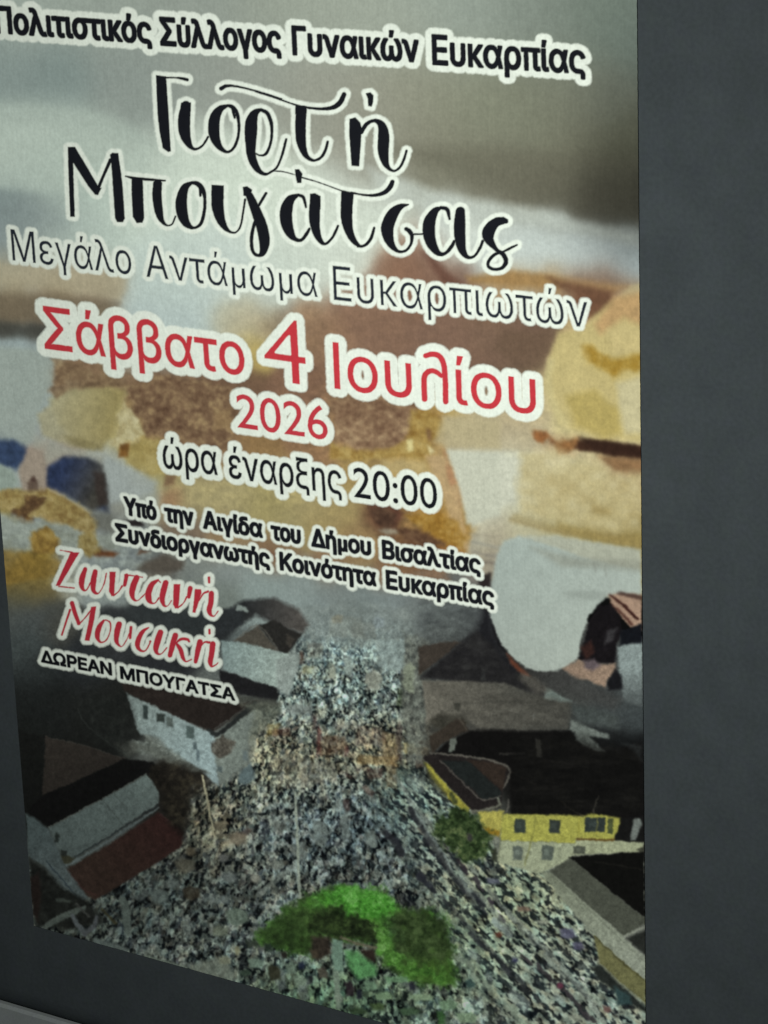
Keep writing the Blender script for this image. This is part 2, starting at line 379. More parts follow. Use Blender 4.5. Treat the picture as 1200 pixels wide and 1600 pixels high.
# cinnamon peak under the title and its dark right flank
poly([(598,400),(640,386),(664,396),(690,432),(760,470),(880,520),(850,566),(700,570),(560,540),(520,470),(560,440)], (132,103,88), 9, amp=.09, ns=16, op=.5)
poly([(660,394),(676,398),(706,430),(732,452),(720,462),(690,440)], (98,66,56), 5, amp=.05, op=.7)
poly([(905,452),(960,455),(945,480),(915,500),(890,480)], (112,76,58), 7, amp=.08, op=.7)
poly([(740,436),(800,424),(860,428),(920,438),(985,446),(960,458),(880,450),(800,450)], (168,132,88), 6, amp=.08, op=.6)
# left crust
poly([(80,580),(110,560),(150,570),(165,590),(110,592),(85,605)], (130,104,82), 4, amp=.15, op=.7)
poly([(98,608),(135,600),(185,608),(190,640),(180,672),(140,690),(90,650),(78,625)], (166,156,112), 6, amp=.1, op=.6)
poly([(190,600),(230,590),(225,640),(215,655),(195,640)], (124,98,74), 3, amp=.2, op=.6)
poly([(186,692),(205,690),(200,716),(186,714)], (116,78,48), 2.5, amp=.2, op=.7)
poly([(220,600),(340,600),(370,620),(360,668),(280,684),(222,668)], (114,88,70), 7, amp=.28, ns=9, op=.5)
poly([(520,640),(640,610),(700,650),(690,690),(600,700),(520,690)], (126,97,74), 7, amp=.28, ns=9, op=.5)
poly([(636,690),(645,680),(650,702),(640,707)], (204,186,128), 1.5, op=.8)
poly([(668,694),(682,700),(674,710),(664,704)], (206,194,150), 1.5, op=.8)
# denim, finger, nail
poly([(-20,684),(30,690),(48,706),(30,722),(-20,712)], (50,64,94), 7, amp=.15)
poly([(80,732),(115,712),(150,716),(165,750),(170,800),(140,790),(110,768),(74,760)], (42,50,72), 6, amp=.2)
poly([(128,715),(160,720),(172,770),(168,798),(150,770)], (58,58,60), 5, amp=.2, op=.7)
poly([(30,700),(75,690),(75,770),(40,770)], (150,130,120), 6, amp=.06, lab=s_bread)
poly([(43,748),(60,746),(62,775),(45,775)], (98,76,68), 3, lab=s_bread)
# bread left
poly([(-10,768),(40,763),(45,800),(25,815),(-5,800)], (148,128,70), 4, amp=.25, op=.8)
poly([(62,768),(85,766),(112,784),(135,798),(110,820),(78,818),(55,796)], (160,138,92), 3, amp=.2)
poly([(36,774),(60,776),(78,782),(74,790),(60,790),(52,806),(55,814),(40,812),(22,802),(20,796),(36,792)], (72,50,42), 2, amp=.3)
poly([(22,806),(52,808),(52,816),(36,818)], (120,86,46), 2, amp=.2)
poly([(55,830),(68,824),(82,832),(90,850),(70,866),(54,856),(48,840)], (134,104,54), 3, amp=.25)
poly([(-30,862),(20,856),(60,868),(90,874),(110,892),(86,900),(-30,920)], (128,104,52), 4, amp=.25, op=.75)
poly([(146,850),(160,856),(188,864),(178,870),(150,869),(140,862)], (96,60,38), 2.5, amp=.25)
poly([(128,846),(148,844),(140,868),(128,858)], (128,112,68), 3, amp=.2)
poly([(220,858),(236,862),(216,866)], (96,74,60), 1.5)
poly([(258,866),(228,878),(216,890),(250,896),(285,890),(290,876)], (86,80,74), 4, amp=.12)
# dark bits behind the organiser lines
poly([(195,812),(220,812),(226,822),(200,822)], (36,32,32), 2)
brush([(390,862,10),(430,868,12)], (120,88,70), 3)
brush([(610,896,8),(700,908,10)], (140,106,82), 2.5)
brush([(470,876,8),(540,888,9),(600,898,7)], (128,100,82), 2.5, op=.7)
# right: brown seam of the roll, white plate
poly([(832,672),(850,676),(870,688),(858,700),(838,686)], (128,84,52), 3, amp=.2)
poly([(862,694),(880,684),(930,690),(1003,696),(1003,714),(960,708),(900,702)], (78,52,38), 3.5, amp=.15)
poly([(940,694),(1003,698),(1003,712),(970,708)], (46,32,26), 2.5)
poly([(960,718),(1003,722),(1003,738),(965,734)], (150,118,90), 4, amp=.15, op=.8)
poly([(855,690),(905,706),(900,716),(850,712)], (186,160,130), 4, op=.6)
poly([(705,702),(770,716),(820,722),(810,780),(760,800),(714,762)], (207,208,196), 6, amp=.03, op=.6)
poly([(692,690),(704,706),(720,770),(700,760)], (176,136,104), 3, amp=.15, op=.7)
brush([(800,812,5),(870,830,6),(940,838,10),(1003,850,12)], (150,128,82), 4, op=.7)
# golden dark lump over the town hall lines
poly([(575,790),(610,784),(632,802),(618,826),(590,818)], (92,62,50), 4, amp=.25)
poly([(668,796),(722,790),(735,820),(728,868),(690,850)], (160,116,52), 6, amp=.2, op=.7)
poly([(700,800),(712,804),(704,832),(694,826)], (142,98,34), 3, op=.6)
poly([(640,842),(668,838),(696,866),(726,872),(700,880),(650,862)], (98,66,48), 4, amp=.2)
for (a, b, c, d, w, col_) in [(738,846,796,856,4,(150,148,140)),(740,862,788,870,4,(140,134,128)),(742,874,780,880,4,(120,110,104)),(736,834,782,838,4,(164,156,140)),(742,888,776,892,4,(170,160,146))]:
    brush([(a,b,w),((a+c)/2,(b+d)/2+1,w),(c,d,w)], col_, 1.5, op=.7)
poly([(746,900),(768,894),(768,920),(756,930),(748,918)], (48,42,42), 2)
poly([(690,905),(740,912),(736,926),(690,914)], (150,136,128), 3, op=.7)
# pale drift at upper left, with its soft rounded shoulder
poly([(-60,166),(40,163),(110,170),(170,182),(212,202),(236,238),(230,300),(100,300),(-60,290)], (170,181,175), 7, amp=.03, op=.55)
# slice: crisp sides, cream cube, crumbs
poly([(112,606),(140,612),(188,606),(196,640),(192,676),(160,690),(120,684),(90,660)], (168,156,114), 4, amp=.16, ns=12, op=.65)
poly([(192,604),(214,600),(224,640),(214,662),(222,690),(200,700),(194,650)], (172,158,118), 2, amp=.25, op=.7)
poly([(196,622),(206,612),(212,640),(206,670)], (134,108,78), 2, amp=.3, op=.7)
poly([(84,576),(104,562),(150,566),(190,580),(230,590),(240,604),(196,602),(150,606),(106,592),(96,606),(84,598)], (126,102,82), 2.5, amp=.25, op=.65)
poly([(640,640),(692,634),(700,660),(694,690),(712,720),(718,770),(736,800),(736,842),(716,860),(690,800),(660,760),(600,740),(610,716),(650,700)], (172,140,86), 3, amp=.22, ns=10, op=.65)
poly([(694,648),(780,664),(860,676),(860,700),(820,704),(760,700),(700,690)], (184,170,142), 4, amp=.05, op=.7)
poly([(697,699),(740,704),(819,716),(812,742),(806,776),(770,800),(738,826),(722,770)], (206,206,192), 2.5, amp=.03, op=.85)
poly([(692,700),(698,706),(716,766),(724,790),(716,796),(704,760)], (160,120,92), 2, amp=.2, op=.7)
# round pastry at the right edge
poly([(1004,440),(985,446),(948,482),(902,512),(874,542),(858,585),(860,625),(876,660),(912,684),(960,694),(1004,698)], (202,187,143), 3.5, amp=.07, ns=22, op=.62)
brush([(876,546,9),(862,588,9),(866,630,9)], (212,200,160), 5, op=.6)
poly([(908,548),(930,556),(950,566),(1003,552),(1003,580),(960,592),(934,580),(914,572)], (178,140,58), 5, amp=.2, op=.75)
poly([(966,470),(1004,462),(1004,500),(980,510),(940,520),(944,492)], (186,152,112), 6, amp=.2, op=.6)
poly([(936,640),(966,636),(972,680),(938,678)], (176,156,84), 5, amp=.15, op=.65)
poly([(972,612),(1004,604),(1004,664),(980,652)], (206,198,164), 5, amp=.08, op=.7)
poly([(834,672),(846,674),(856,684),(848,692),(838,686)], (132,84,48), 2.5, amp=.3)
poly([(868,690),(880,684),(892,690),(888,706),(874,706)], (138,92,54), 2.5, amp=.3, op=.9)
poly([(892,686),(930,692),(1003,699),(1004,712),(960,707),(906,703)], (66,44,34), 2.5, amp=.25)
poly([(842,700),(866,708),(880,720),(860,728),(836,716)], (214,204,178), 4, amp=.08, op=.8)
poly([(906,708),(950,714),(960,736),(930,730)], (196,176,142), 4, amp=.15, op=.7)
brush([(806,806,6),(880,826,8),(940,836,14),(1003,846,18)], (148,128,80), 5, op=.6)
# left slice, finger and bread, traced closer
L_ = lambda p: Q(0, 540, 3.0, p)
poly(L_([(-60,0),(200,20),(250,60),(262,150),(225,215),(190,300),(170,420),(130,470),(-60,440)]), (149,157,151), 5, amp=.03, op=.7)
poly(L_([(170,420),(300,470),(420,490),(500,520),(480,560),(420,530),(300,515),(215,560),(150,470)]), (156,157,148), 5, amp=.05, op=.7)
crust(L_([(245,60),(380,80),(440,130),(560,150),(600,205),(500,195),(330,205),(270,255),(225,215),(265,150)]), (86,68,54), (122,100,78), (158,138,108), 6, 5, 2.5, .85, 1)
poly(L_([(270,250),(330,205),(500,198),(590,208),(545,330),(545,380),(480,490),(330,470),(200,420),(180,320)]), (160,153,124), 4, amp=.10, ns=9, op=.8, grad=((143,130,88), (95,640), (178,655)))
poly(L_([(300,420),(380,430),(480,470),(470,495),(360,470)]), (122,112,78), 3, amp=.2, op=.6)
crust(L_([(600,200),(720,130),(1090,190),(1110,300),(1090,430),(1060,490),(980,470),(800,430),(690,425),(650,340),(610,260)]), (80,58,46), (118,94,74), (168,144,108), 5.5, 4.2, 3, .95, 2)
crust(L_([(1000,290),(1090,300),(1090,400),(1010,390)]), (120,96,72), (152,126,92), (178,156,116), 5, 4, 3, .7, 12)
crust(L_([(545,330),(590,262),(640,330),(690,420),(600,445),(560,480),(520,460),(560,390)]), (150,134,96), (182,172,136), (204,196,166), 4.5, 4, 1.6, .9, 3)
crust(L_([(560,480),(690,430),(765,440),(775,600),(700,600),(600,560)]), (134,116,70), (160,143,90), (178,164,116), 8, 6, 3, .8, 4)
poly(L_([(566,460),(610,458),(602,520),(560,522)]), (116,82,44), 1.8, amp=.3)
poly(L_([(780,600),(830,610),(820,650),(770,660)]), (120,92,72), 3, amp=.2, op=.8)
poly(L_([(500,520),(640,580),(740,640),(720,690),(600,720),(512,745),(508,650),(485,560)]), (156,163,164), 5, amp=.06, op=.85)
poly(L_([(-60,455),(60,440),(130,480),(118,540),(80,582),(-60,545)]), (52,66,94), 4.5, amp=.2)
poly(L_([(-60,545),(0,548),(60,580),(90,640),(60,670),(-60,690)]), (142,154,148), 3, amp=.08)
poly(L_([(215,575),(300,520),(420,530),(485,560),(500,640),(506,740),(430,772),(300,690),(222,655)]), (44,54,82), 4, amp=.3, grad=((66,64,60), (95,745), (150,770)))
poly(L_([(440,590),(490,600),(506,740),(470,750),(450,680)]), (54,46,44), 3, amp=.2, op=.8)
poly(L_([(90,585),(140,480),(205,490),(222,600),(214,690),(110,690)]), (150,137,126), 3.5, amp=.08, lab=s_bread)
poly(L_([(130,640),(160,608),(184,650),(182,705),(140,705)]), (98,82,73), 2, amp=.1, lab=s_bread)
poly(L_([(146,618),(166,612),(176,632),(152,640)]), (70,52,48), 1.6, op=.8)
crust(L_([(-40,690),(60,670),(110,684),(230,668),(330,720),(430,782),(470,850),(420,900),(330,842),(250,800),(150,806),(60,782),(-40,760)]), (112,88,52), (150,131,84), (178,160,116), 5.5, 4, 2.5, .95, 5, s_bread)
brush(L_([(232,672,8),(330,722,8),(430,784,8)]), (168,160,138), 1.2, op=.7)
crust(L_([(110,702),(232,712),(200,752),(130,790),(122,832),(60,802),(58,770),(110,750)]), (58,40,30), (86,64,46), (130,102,66), 5, 4, 2, .95, 6)
crust(L_([(-40,775),(60,790),(150,812),(300,830),(400,900),(560,880),(560,960),(-40,960)]), (118,122,112), (142,149,142), (164,170,162), 8, 5, 4, .7, 7)
crust(L_([(150,872),(230,850),(282,900),(270,965),(160,975),(140,920)]), (96,70,34), (146,116,56), (176,150,90), 5, 5, 2.5, .9, 8)
crust(L_([(375,890),(440,870),(480,960),(420,990),(372,950)]), (104,84,48), (138,120,72), (170,156,116), 5, 5, 2.5, .9, 9)
poly(L_([(430,780),(520,790),(560,830),(540,880),(460,860)]), (98,98,92), 5, amp=.2, op=.7)
# middle of the slice
M_ = lambda p: Q(480, 580, 4.0, p)
crust(M_([(160,190),(300,150),(460,140),(680,230),(650,330),(610,430),(500,485),(300,495),(180,410)]), (98,72,58), (136,108,86), (186,160,128), 5.5, 3.8, 3, .95, 21)
crust(M_([(650,250),(760,235),(855,310),(842,400),(764,440),(795,500),(720,555),(600,535),(480,550),(300,565),(140,545),(140,450),(300,495),(500,490),(625,430)]), (130,98,48), (166,138,80), (196,174,118), 6, 4.5, 3, .9, 22)
poly(M_([(620,430),(664,420),(670,490),(635,508)]), (214,200,146), 1.4, amp=.08); poly(M_([(752,458),(800,498),(772,520)]), (208,194,152), 1.3, amp=.08)
poly(M_([(750,355),(782,372),(776,430),(752,420)]), (122,92,68), 2, amp=.2, op=.8)
poly(M_([(600,345),(640,350),(630,375),(600,372)]), (196,170,130), 1.5, op=.7)
poly(M_([(470,560),(600,545),(745,560),(760,640),(600,660),(480,620)]), (186,166,122), 5, amp=.08, op=.8)
poly(M_([(740,525),(872,530),(940,700),(985,940),(1005,1105),(960,1120),(905,960),(850,760)]), (188,160,122), 3, amp=.10, op=.9)
poly(M_([(876,575),(908,600),(944,700),(900,716),(876,660)]), (176,132,100), 2, amp=.15, op=.8)
poly(M_([(855,285),(1210,300),(1210,486),(1080,492),(880,482),(800,440)]), (184,171,138), 5, amp=.04, op=.85)
poly(M_([(876,497),(1080,502),(1210,518),(1210,900),(1000,955),(956,700),(905,580)]), (200,201,187), 2.5, amp=.02, op=.9)
crust(M_([(375,852),(470,848),(562,890),(545,960),(505,985),(420,935)]), (56,40,34), (84,62,50), (118,92,72), 6, 5, 3, .95, 23)
poly(M_([(450,985),(560,985),(570,1010),(500,1020)]), (160,155,140), 2.5, amp=.15, op=.8)
crust(M_([(600,905),(800,885),(960,935),(996,1050),(985,1112),(880,1075),(700,965)]), (112,76,30), (160,122,56), (190,158,98), 6, 5, 3, .9, 24)
crust(M_([(560,985),(700,980),(870,1080),(860,1100),(700,1080),(600,1050)]), (60,40,34), (96,70,54), (140,112,86), 5, 4, 3, .9, 25)
# right hand pastry
R_ = lambda p: Q(700, 400, 3.4774, p)
poly(R_([(100,110),(340,80),(540,100),(640,135),(560,170),(300,155),(120,150)]), (160,126,82), 5, amp=.10, op=.8)
poly(R_([(540,112),(700,150),(890,190),(890,262),(800,335),(760,222),(600,172)]), (108,77,60), 5, amp=.12, op=.85)
poly(R_([(300,400),(600,400),(592,470),(540,570),(530,645),(380,600),(250,500)]), (108,87,72), 7, amp=.08, op=.7)
poly(R_([(600,410),(740,400),(800,320),(900,235),(1060,205),(1060,1012),(900,992),(700,952),(610,902),(560,800),(530,700),(540,580)]), (198,181,128), 4, amp=.06, ns=18, op=.92)
brush(R_([(560,570,34),(548,690,34),(585,820,34),(640,905,30)]), (206,193,146), 5, op=.75)
poly(R_([(900,225),(1060,195),(1060,380),(960,335),(832,425),(800,375)]), (188,150,108), 6, amp=.14, ns=7, op=.8)
poly(R_([(870,400),(960,360),(1060,400),(1060,520),(900,540)]), (204,186,136), 6, amp=.08, op=.7)
crust(R_([(740,480),(800,500),(900,560),(1060,525),(1060,612),(960,620),(900,662),(840,612),(770,572)]), (146,108,30), (164,130,52), (190,164,98), 7, 6, 5, .85, 31)
poly(R_([(640,760),(800,720),(870,790),(935,830),(942,960),(860,992),(700,922)]), (178,158,92), 6, amp=.10, op=.7)
poly(R_([(920,690),(1060,650),(1060,962),(965,965),(932,825)]), (204,195,162), 5, amp=.06, op=.8)
poly(R_([(456,960),(540,948),(562,980),(490,1012)]), (140,93,58), 2.6, amp=.25, op=.95)
poly(R_([(578,1022),(640,1000),(722,978),(706,1022),(645,1080),(600,1082)]), (150,107,68), 2.6, amp=.25, op=.95)
poly(R_([(560,970),(700,960),(720,985),(600,1015)]), (196,174,134), 3, amp=.1, op=.6)
poly(R_([(716,985),(860,1000),(1060,1030),(1060,1102),(900,1090),(800,1062)]), (54,36,29), 3, amp=.2)
poly(R_([(810,1080),(1060,1104),(1060,1172),(900,1168)]), (140,107,76), 4, amp=.2, op=.9)
crust(R_([(410,1072),(580,1035),(700,1092),(820,1100),(900,1180),(1060,1184),(1060,1500),(900,1500),(640,1450),(400,1400),(380,1240)]), (176,158,112), (198,184,142), (214,204,170), 16, 12, 8, .8, 32, None, 3)
poly(R_([(790,1360),(880,1370),(880,1400),(800,1400)]), (160,140,92), 5, amp=.15, op=.8)
poly(R_([(600,1440),(900,1530),(1060,1518),(1060,1605),(800,1560),(600,1480)]), (162,143,92), 5, amp=.12, op=.75)
# dark and grey tones beside the cup
poly([(752,950),(766,942),(768,990),(788,1020),(812,1046),(800,1062),(760,1042),(745,1000)], (34,34,38), 6, amp=.1)
poly([(660,905),(745,915),(752,960),(740,990),(660,975)], (104,110,112), 8, amp=.12, op=.5)

# --- lower picture -------------------------------------------------------------------------------------
# crowd: small irregular patches, finer with distance
def cells(px, py, seed):
    xi = np.floor(px); yi = np.floor(py)
    best = np.full(px.shape, 9.0, np.float32); h = np.zeros(px.shape, np.float32); h2 = h.copy()
    for di in (-1, 0, 1):
        for dj in (-1, 0, 1):
            ci = (xi + di).astype(np.int64); cj = (yi + dj).astype(np.int64)
            d = (ci + hash2(ci, cj, seed) - px) ** 2 + (cj + hash2(ci, cj, seed + 1) - py) ** 2
            mk = d < best
            best = np.where(mk, d, best)
            h = np.where(mk, hash2(ci, cj, seed + 2), h); h2 = np.where(mk, hash2(ci, cj, seed + 3), h2)
    return h, h2

crowd_poly = [(470,985),(490,950),(560,945),(640,960),(652,1010),(655,1060),(668,1130),(664,1190),(735,1262),(790,1345),(850,1352),(940,1470),(1030,1560),(1040,1760),(600,1720),(300,1600),(-10,1480),(40,1350),(140,1405),(285,1312),(296,1262),(300,1225),(345,1222),(392,1195),(392,1150),(404,1108),(436,1074),(450,1022)]
sl = window(-10, 930, 1040, 1760, 10)
u, v = U[sl], V[sl]
wu = u + 5 * fbm(u / 7, v / 7, 201, 3); wv = v + 5 * fbm(u / 7, v / 7, 203, 3)
d = poly_sdf(u + 16 * fbm(u / 14, v / 14, 205, 3), v + 16 * fbm(u / 14, v / 14, 207, 3), crowd_poly)
size = np.interp(v, [940, 1050, 1200, 1350, 1600], [4.6, 5.2, 6.4, 7.6, 9.0]).astype(np.float32)
PAL = np.array([(166,178,174),(148,160,156),(130,140,137),(110,118,117),(88,95,96),(64,68,71),(42,45,50),(27,29,34),(116,104,94),(84,66,62),(90,94,110),(140,134,114)], np.float32) / 255
CUM = np.cumsum([.12,.15,.14,.12,.10,.10,.09,.06,.04,.03,.02,.03]); CUM /= CUM[-1]
def crowd_layer(seed, ax, sx, sy):
    ca, sa = math.cos(ax), math.sin(ax)
    # logarithmic stretch keeps cells growing towards the foreground
    a = (wu * ca + wv * sa) / (size * sx); b = (-wu * sa + wv * ca) / (size * sy)
    h, h2 = cells(a, b, seed)
    h = np.clip(h - 0.55 * fbm(wu / 30, wv / 24, seed + 5, 3) - 0.25 * fbm(wu / 11, wv / 13, seed + 8, 2), 0, 1)
    idx = np.searchsorted(CUM, h)
    return PAL[np.clip(idx, 0, len(PAL) - 1)] * (0.85 + 0.3 * h2[..., None])
# size bands so that cells do not shear
def banded(seed, ax, sx, sy):
    global size
    out = None
    full = size.copy()
    levels = [float(full.min()), float(full.mean()), float(full.max())]
    lay = []
    for k, s in enumerate(levels):
        size = np.float32(s); lay.append(crowd_layer(seed + 31 * k, ax, sx, sy))
    size = full
    t = np.clip((full - levels[0]) / (levels[1] - levels[0]), 0, 1)[..., None] > vnoise(u / 4, v / 4, 77)[..., None]
    o = np.where(t, lay[1], lay[0])
    t = np.clip((full - levels[1]) / (levels[2] - levels[1]), 0, 1)[..., None] > vnoise(u / 4, v / 4, 78)[..., None]
    return np.where(t, lay[2], o)
c1 = banded(300, math.pi / 2 - 0.1, 1.35, 0.85)
c2 = banded(400, 0.90, 1.9, 0.7)                     # rows of people along the road, running down right
c3 = banded(500, -0.6, 1.3, 0.8)
road = np.clip((u - 560 - (v - 1250) * 0.55) / 70, 0, 1) * np.clip((v - 1190) / 60, 0, 1)
left = np.clip((430 - u) / 80, 0, 1) * np.clip((v - 1230) / 60, 0, 1)
cr = np.where((road > vnoise(u / 9, v / 9, 81))[..., None], c2, np.where((left > vnoise(u / 9, v / 9, 82))[..., None], c3, c1))
# tone of the zones: pale far street, ochre and red middle, grey near square, pale road at right
def zone(x, y, rx, ry): return np.exp(-(((u - x) / rx) ** 2 + ((v - y) / ry) ** 2))[..., None]
tint = np.ones(u.shape + (3,), np.float32)
tint += zone(560, 990, 90, 50) * np.array([.30,.36,.38])
tint += zone(540, 1075, 100, 70) * np.array([.22,.27,.28])
tint += zone(440, 1215, 90, 50) * np.array([.16,.15,.10])
tint += zone(540, 1175, 130, 42) * np.array([.08,.0,-.08])
tint += zone(420, 1170, 40, 40) * np.array([.02,-.04,-.10])
tint += zone(600, 1160, 40, 40) * np.array([.10,.04,-.04])
tint += zone(540, 1290, 120, 60) * np.array([-.08,-.04,.02])
tint += zone(330, 1290, 60, 60) * np.array([.05,-.04,-.14])
tint += zone(270, 1400, 130, 70) * np.array([-.26,-.24,-.24])
tint += zone(120, 1450, 90, 60) * np.array([-.34,-.32,-.32])
tint += zone(820, 1400, 90, 60) * np.array([.12,.12,.04])
tint += zone(700, 1500, 90, 90) * np.array([.02,.08,.0])
tint += zone(520, 1560, 140, 60) * np.array([-.22,-.08,-.22])
tint += zone(640, 1240, 60, 60) * np.array([.05,.12,.12])
lum = cr.mean(-1, keepdims=True)
def soft(a, k):
    for _ in range(k):
        a = np.pad(a, ((1, 1), (1, 1), (0, 0)), 'edge')
        a = (a[:-2] + 2 * a[1:-1] + a[2:]) / 4
        a = (a[:, :-2] + 2 * a[:, 1:-1] + a[:, 2:]) / 4
    return a
size = size * 2.1
k1 = banded(700, math.pi / 2 - 0.1, 1.2, 0.8); k2 = banded(800, 0.90, 2.4, 0.6)
kk = np.where((road > .5)[..., None], k2, k1)
size = size / 2.1
cells_mix = 0.7 * cr + 0.3 * kk
# blotches whose grain grows towards the foreground
vv = np.linspace(900, 1800, 1801); F = np.cumsum(0.5 / np.interp(vv, [940, 1050, 1200, 1350, 1600], [4.4, 5.0, 6.2, 7.4, 8.6]))
pa = (wu - 530) / size; pb = np.interp(wv, vv, F).astype(np.float32)
def blotch(a_, b_, sd):
    f1 = fbm(a_ * 0.95, b_ * 0.72, sd, 3) + 0.55 * fbm(a_ * 0.28, b_ * 0.25, sd + 40, 2)
    t = np.clip(0.50 + 2.5 * f1, 0, 1); t = t * t * (3 - 2 * t)
    val = (0.115 + 0.50 * t)[..., None]
    f2 = fbm(a_ * 0.6 + 40, b_ * 0.5, sd + 60, 2)[..., None]; f3 = fbm(a_ * 0.9 + 70, b_ * 0.8, sd + 80, 2)[..., None]
    return val * (np.array([0.955, 1.0, 0.975]) + f2 * np.array([0.20, 0.03, -0.16]) + f3 * np.array([0.06, -0.05, 0.05]))
ca, sa = math.cos(0.88), math.sin(0.88)
ra = pa * ca + pb * sa; rb = -pa * sa + pb * ca
b1 = blotch(pa * 1.6, pb * 1.4, 900)
def dots(a_, b_, sd, lit, drk, thr, k=7.0):
    f = fbm(a_, b_, sd, 2) + 0.42 * fbm(a_ * 0.3, b_ * 0.34, sd + 9, 2)
    t = np.clip(0.5 + k * (f - thr), 0, 1)[..., None]
    g = fbm(a_ * 0.7 + 9, b_ * 0.7, sd + 21, 2)[..., None]
    h_ = fbm(a_ * 0.5 + 31, b_ * 0.5, sd + 33, 2)[..., None]
    return (C(drk) * (1 - t) + C(lit) * t) * (1 + 0.55 * g) * (1 + h_ * np.array([.16, .0, -.10]))
rows_ = 0.11 * np.sin(rb * 3.0 + 5 * vnoise(ra * .12, rb * .2, 71))
b2 = dots(ra * 1.25, rb * 1.9, 930, (140, 147, 137), (46, 49, 51), -0.03 + rows_, 4.6)
b3 = dots(pa * 1.7, pb * 1.35, 960, (148, 155, 150), (34, 37, 42), -0.01)
b1 = 0.5 * b1 + 0.5 * b3
rm = np.clip(road * 1.3 - 0.15, 0, 1)[..., None]
cr = 0.80 * (b1 * (1 - rm) + b2 * rm) + 0.14 * cells_mix + 0.06 * soft(cells_mix, 20)
cr = (cr - 0.36) * 1.5 + 0.345
n5 = fbm(wu / 6.5, wv / 8.5, 95, 3)[..., None]
cr = cr * (1 + 0.35 * n5)
far = np.clip((1065 - v) / 110, 0, 1)[..., None]
cr = cr * (1 - 0.72 * far) + IMG[sl] * 0.72 * far
cr = cr * tint
n = fbm(u / 34, v / 30, 91, 3)[..., None]
cr = cr * (1 + 0.45 * n)
al = np.clip(0.5 - d / 16, 0, 1) * np.clip((v - 950) / 60, 0.15, 1)
paint(sl, al, cr)
LAB[sl][(d < 0) & (v > 985)] = s_crowd
# a few pale canopies, signs and dark knots that read in the crowd
rs = np.random.RandomState(4)
for k in range(60):
    t = rs.rand(); y = 1010 + 560 * rs.rand() ** 0.8
    x0 = np.interp(y, [1010,1100,1200,1300,1400,1560], [460,450,400,300,160,300]); x1 = np.interp(y, [1010,1100,1200,1300,1400,1560], [645,655,655,720,840,980])
    x = x0 + (x1 - x0) * t
    s = np.interp(y, [1010,1560], [3.5,10]) * (0.6 + 0.9 * rs.rand())
    g = rs.choice([1, 1, 1, 0]); base = np.array([150,162,160] if g else [30,33,40]) * (0.8 + 0.3 * rs.rand()) * np.interp(x, [100,450,900], [0.72,0.95,1.0])
    if rs.rand() < .07: base = np.array([92,70,64])
    ang = 0.72 if x > 560 else rs.choice([0.2, -0.6, 1.4])
    c_, s_ = math.cos(ang), math.sin(ang)
    q = [(-1,-.55),(0.9,-.6),(1.1,.5),(-.2,.7),(-1.1,.4)]
    poly([(x + s * (a * 1.25 * c_ - b * s_), y + s * (a * 1.25 * s_ + b * c_)) for a, b in q], base, 1.8, amp=.3, op=.5)
# pale lane and dark rows of the road at right
for (pts, c_) in [([(625,1225,6),(660,1290,8),(720,1375,9),(800,1465,10)], (140,152,150)), ([(640,1260,7),(672,1315,9),(705,1365,10),(760,1425,9)], (36,38,44)),
                  ([(600,1290,10),(640,1355,12),(690,1400,9)], (40,42,50)), ([(730,1350,5),(790,1420,6),(860,1500,8),(950,1600,9)], (132,140,132)),
                  ([(720,1440,7),(780,1500,9),(850,1575,9)], (52,56,58)), ([(700,1320,5),(740,1372,7),(790,1440,6)], (54,48,56)), ([(820,1490,7),(880,1545,8),(930,1600,8)], (58,54,58)), ([(690,1460,8),(760,1540,10),(820,1600,10)], (132,146,132))]:
    a = np.array(pts, float)
    for j in range(len(pts) - 1):
        nseg = 7
        for q in range(nseg):
            if rs.rand() < .34: continue
            f0, f1 = q / nseg, (q + .8) / nseg
            p0 = a[j] * (1 - f0) + a[j + 1] * f0; p1 = a[j] * (1 - f1) + a[j + 1] * f1
            off = rs.randn(2) * 2.5; w = p0[2] * (0.5 + 0.7 * rs.rand())
            brush([(p0[0] + off[0], p0[1] + off[1], w), (p1[0] + off[0], p1[1] + off[1], w * .8)], np.array(c_) * (0.8 + .4 * rs.rand()), 1.4, op=.85)
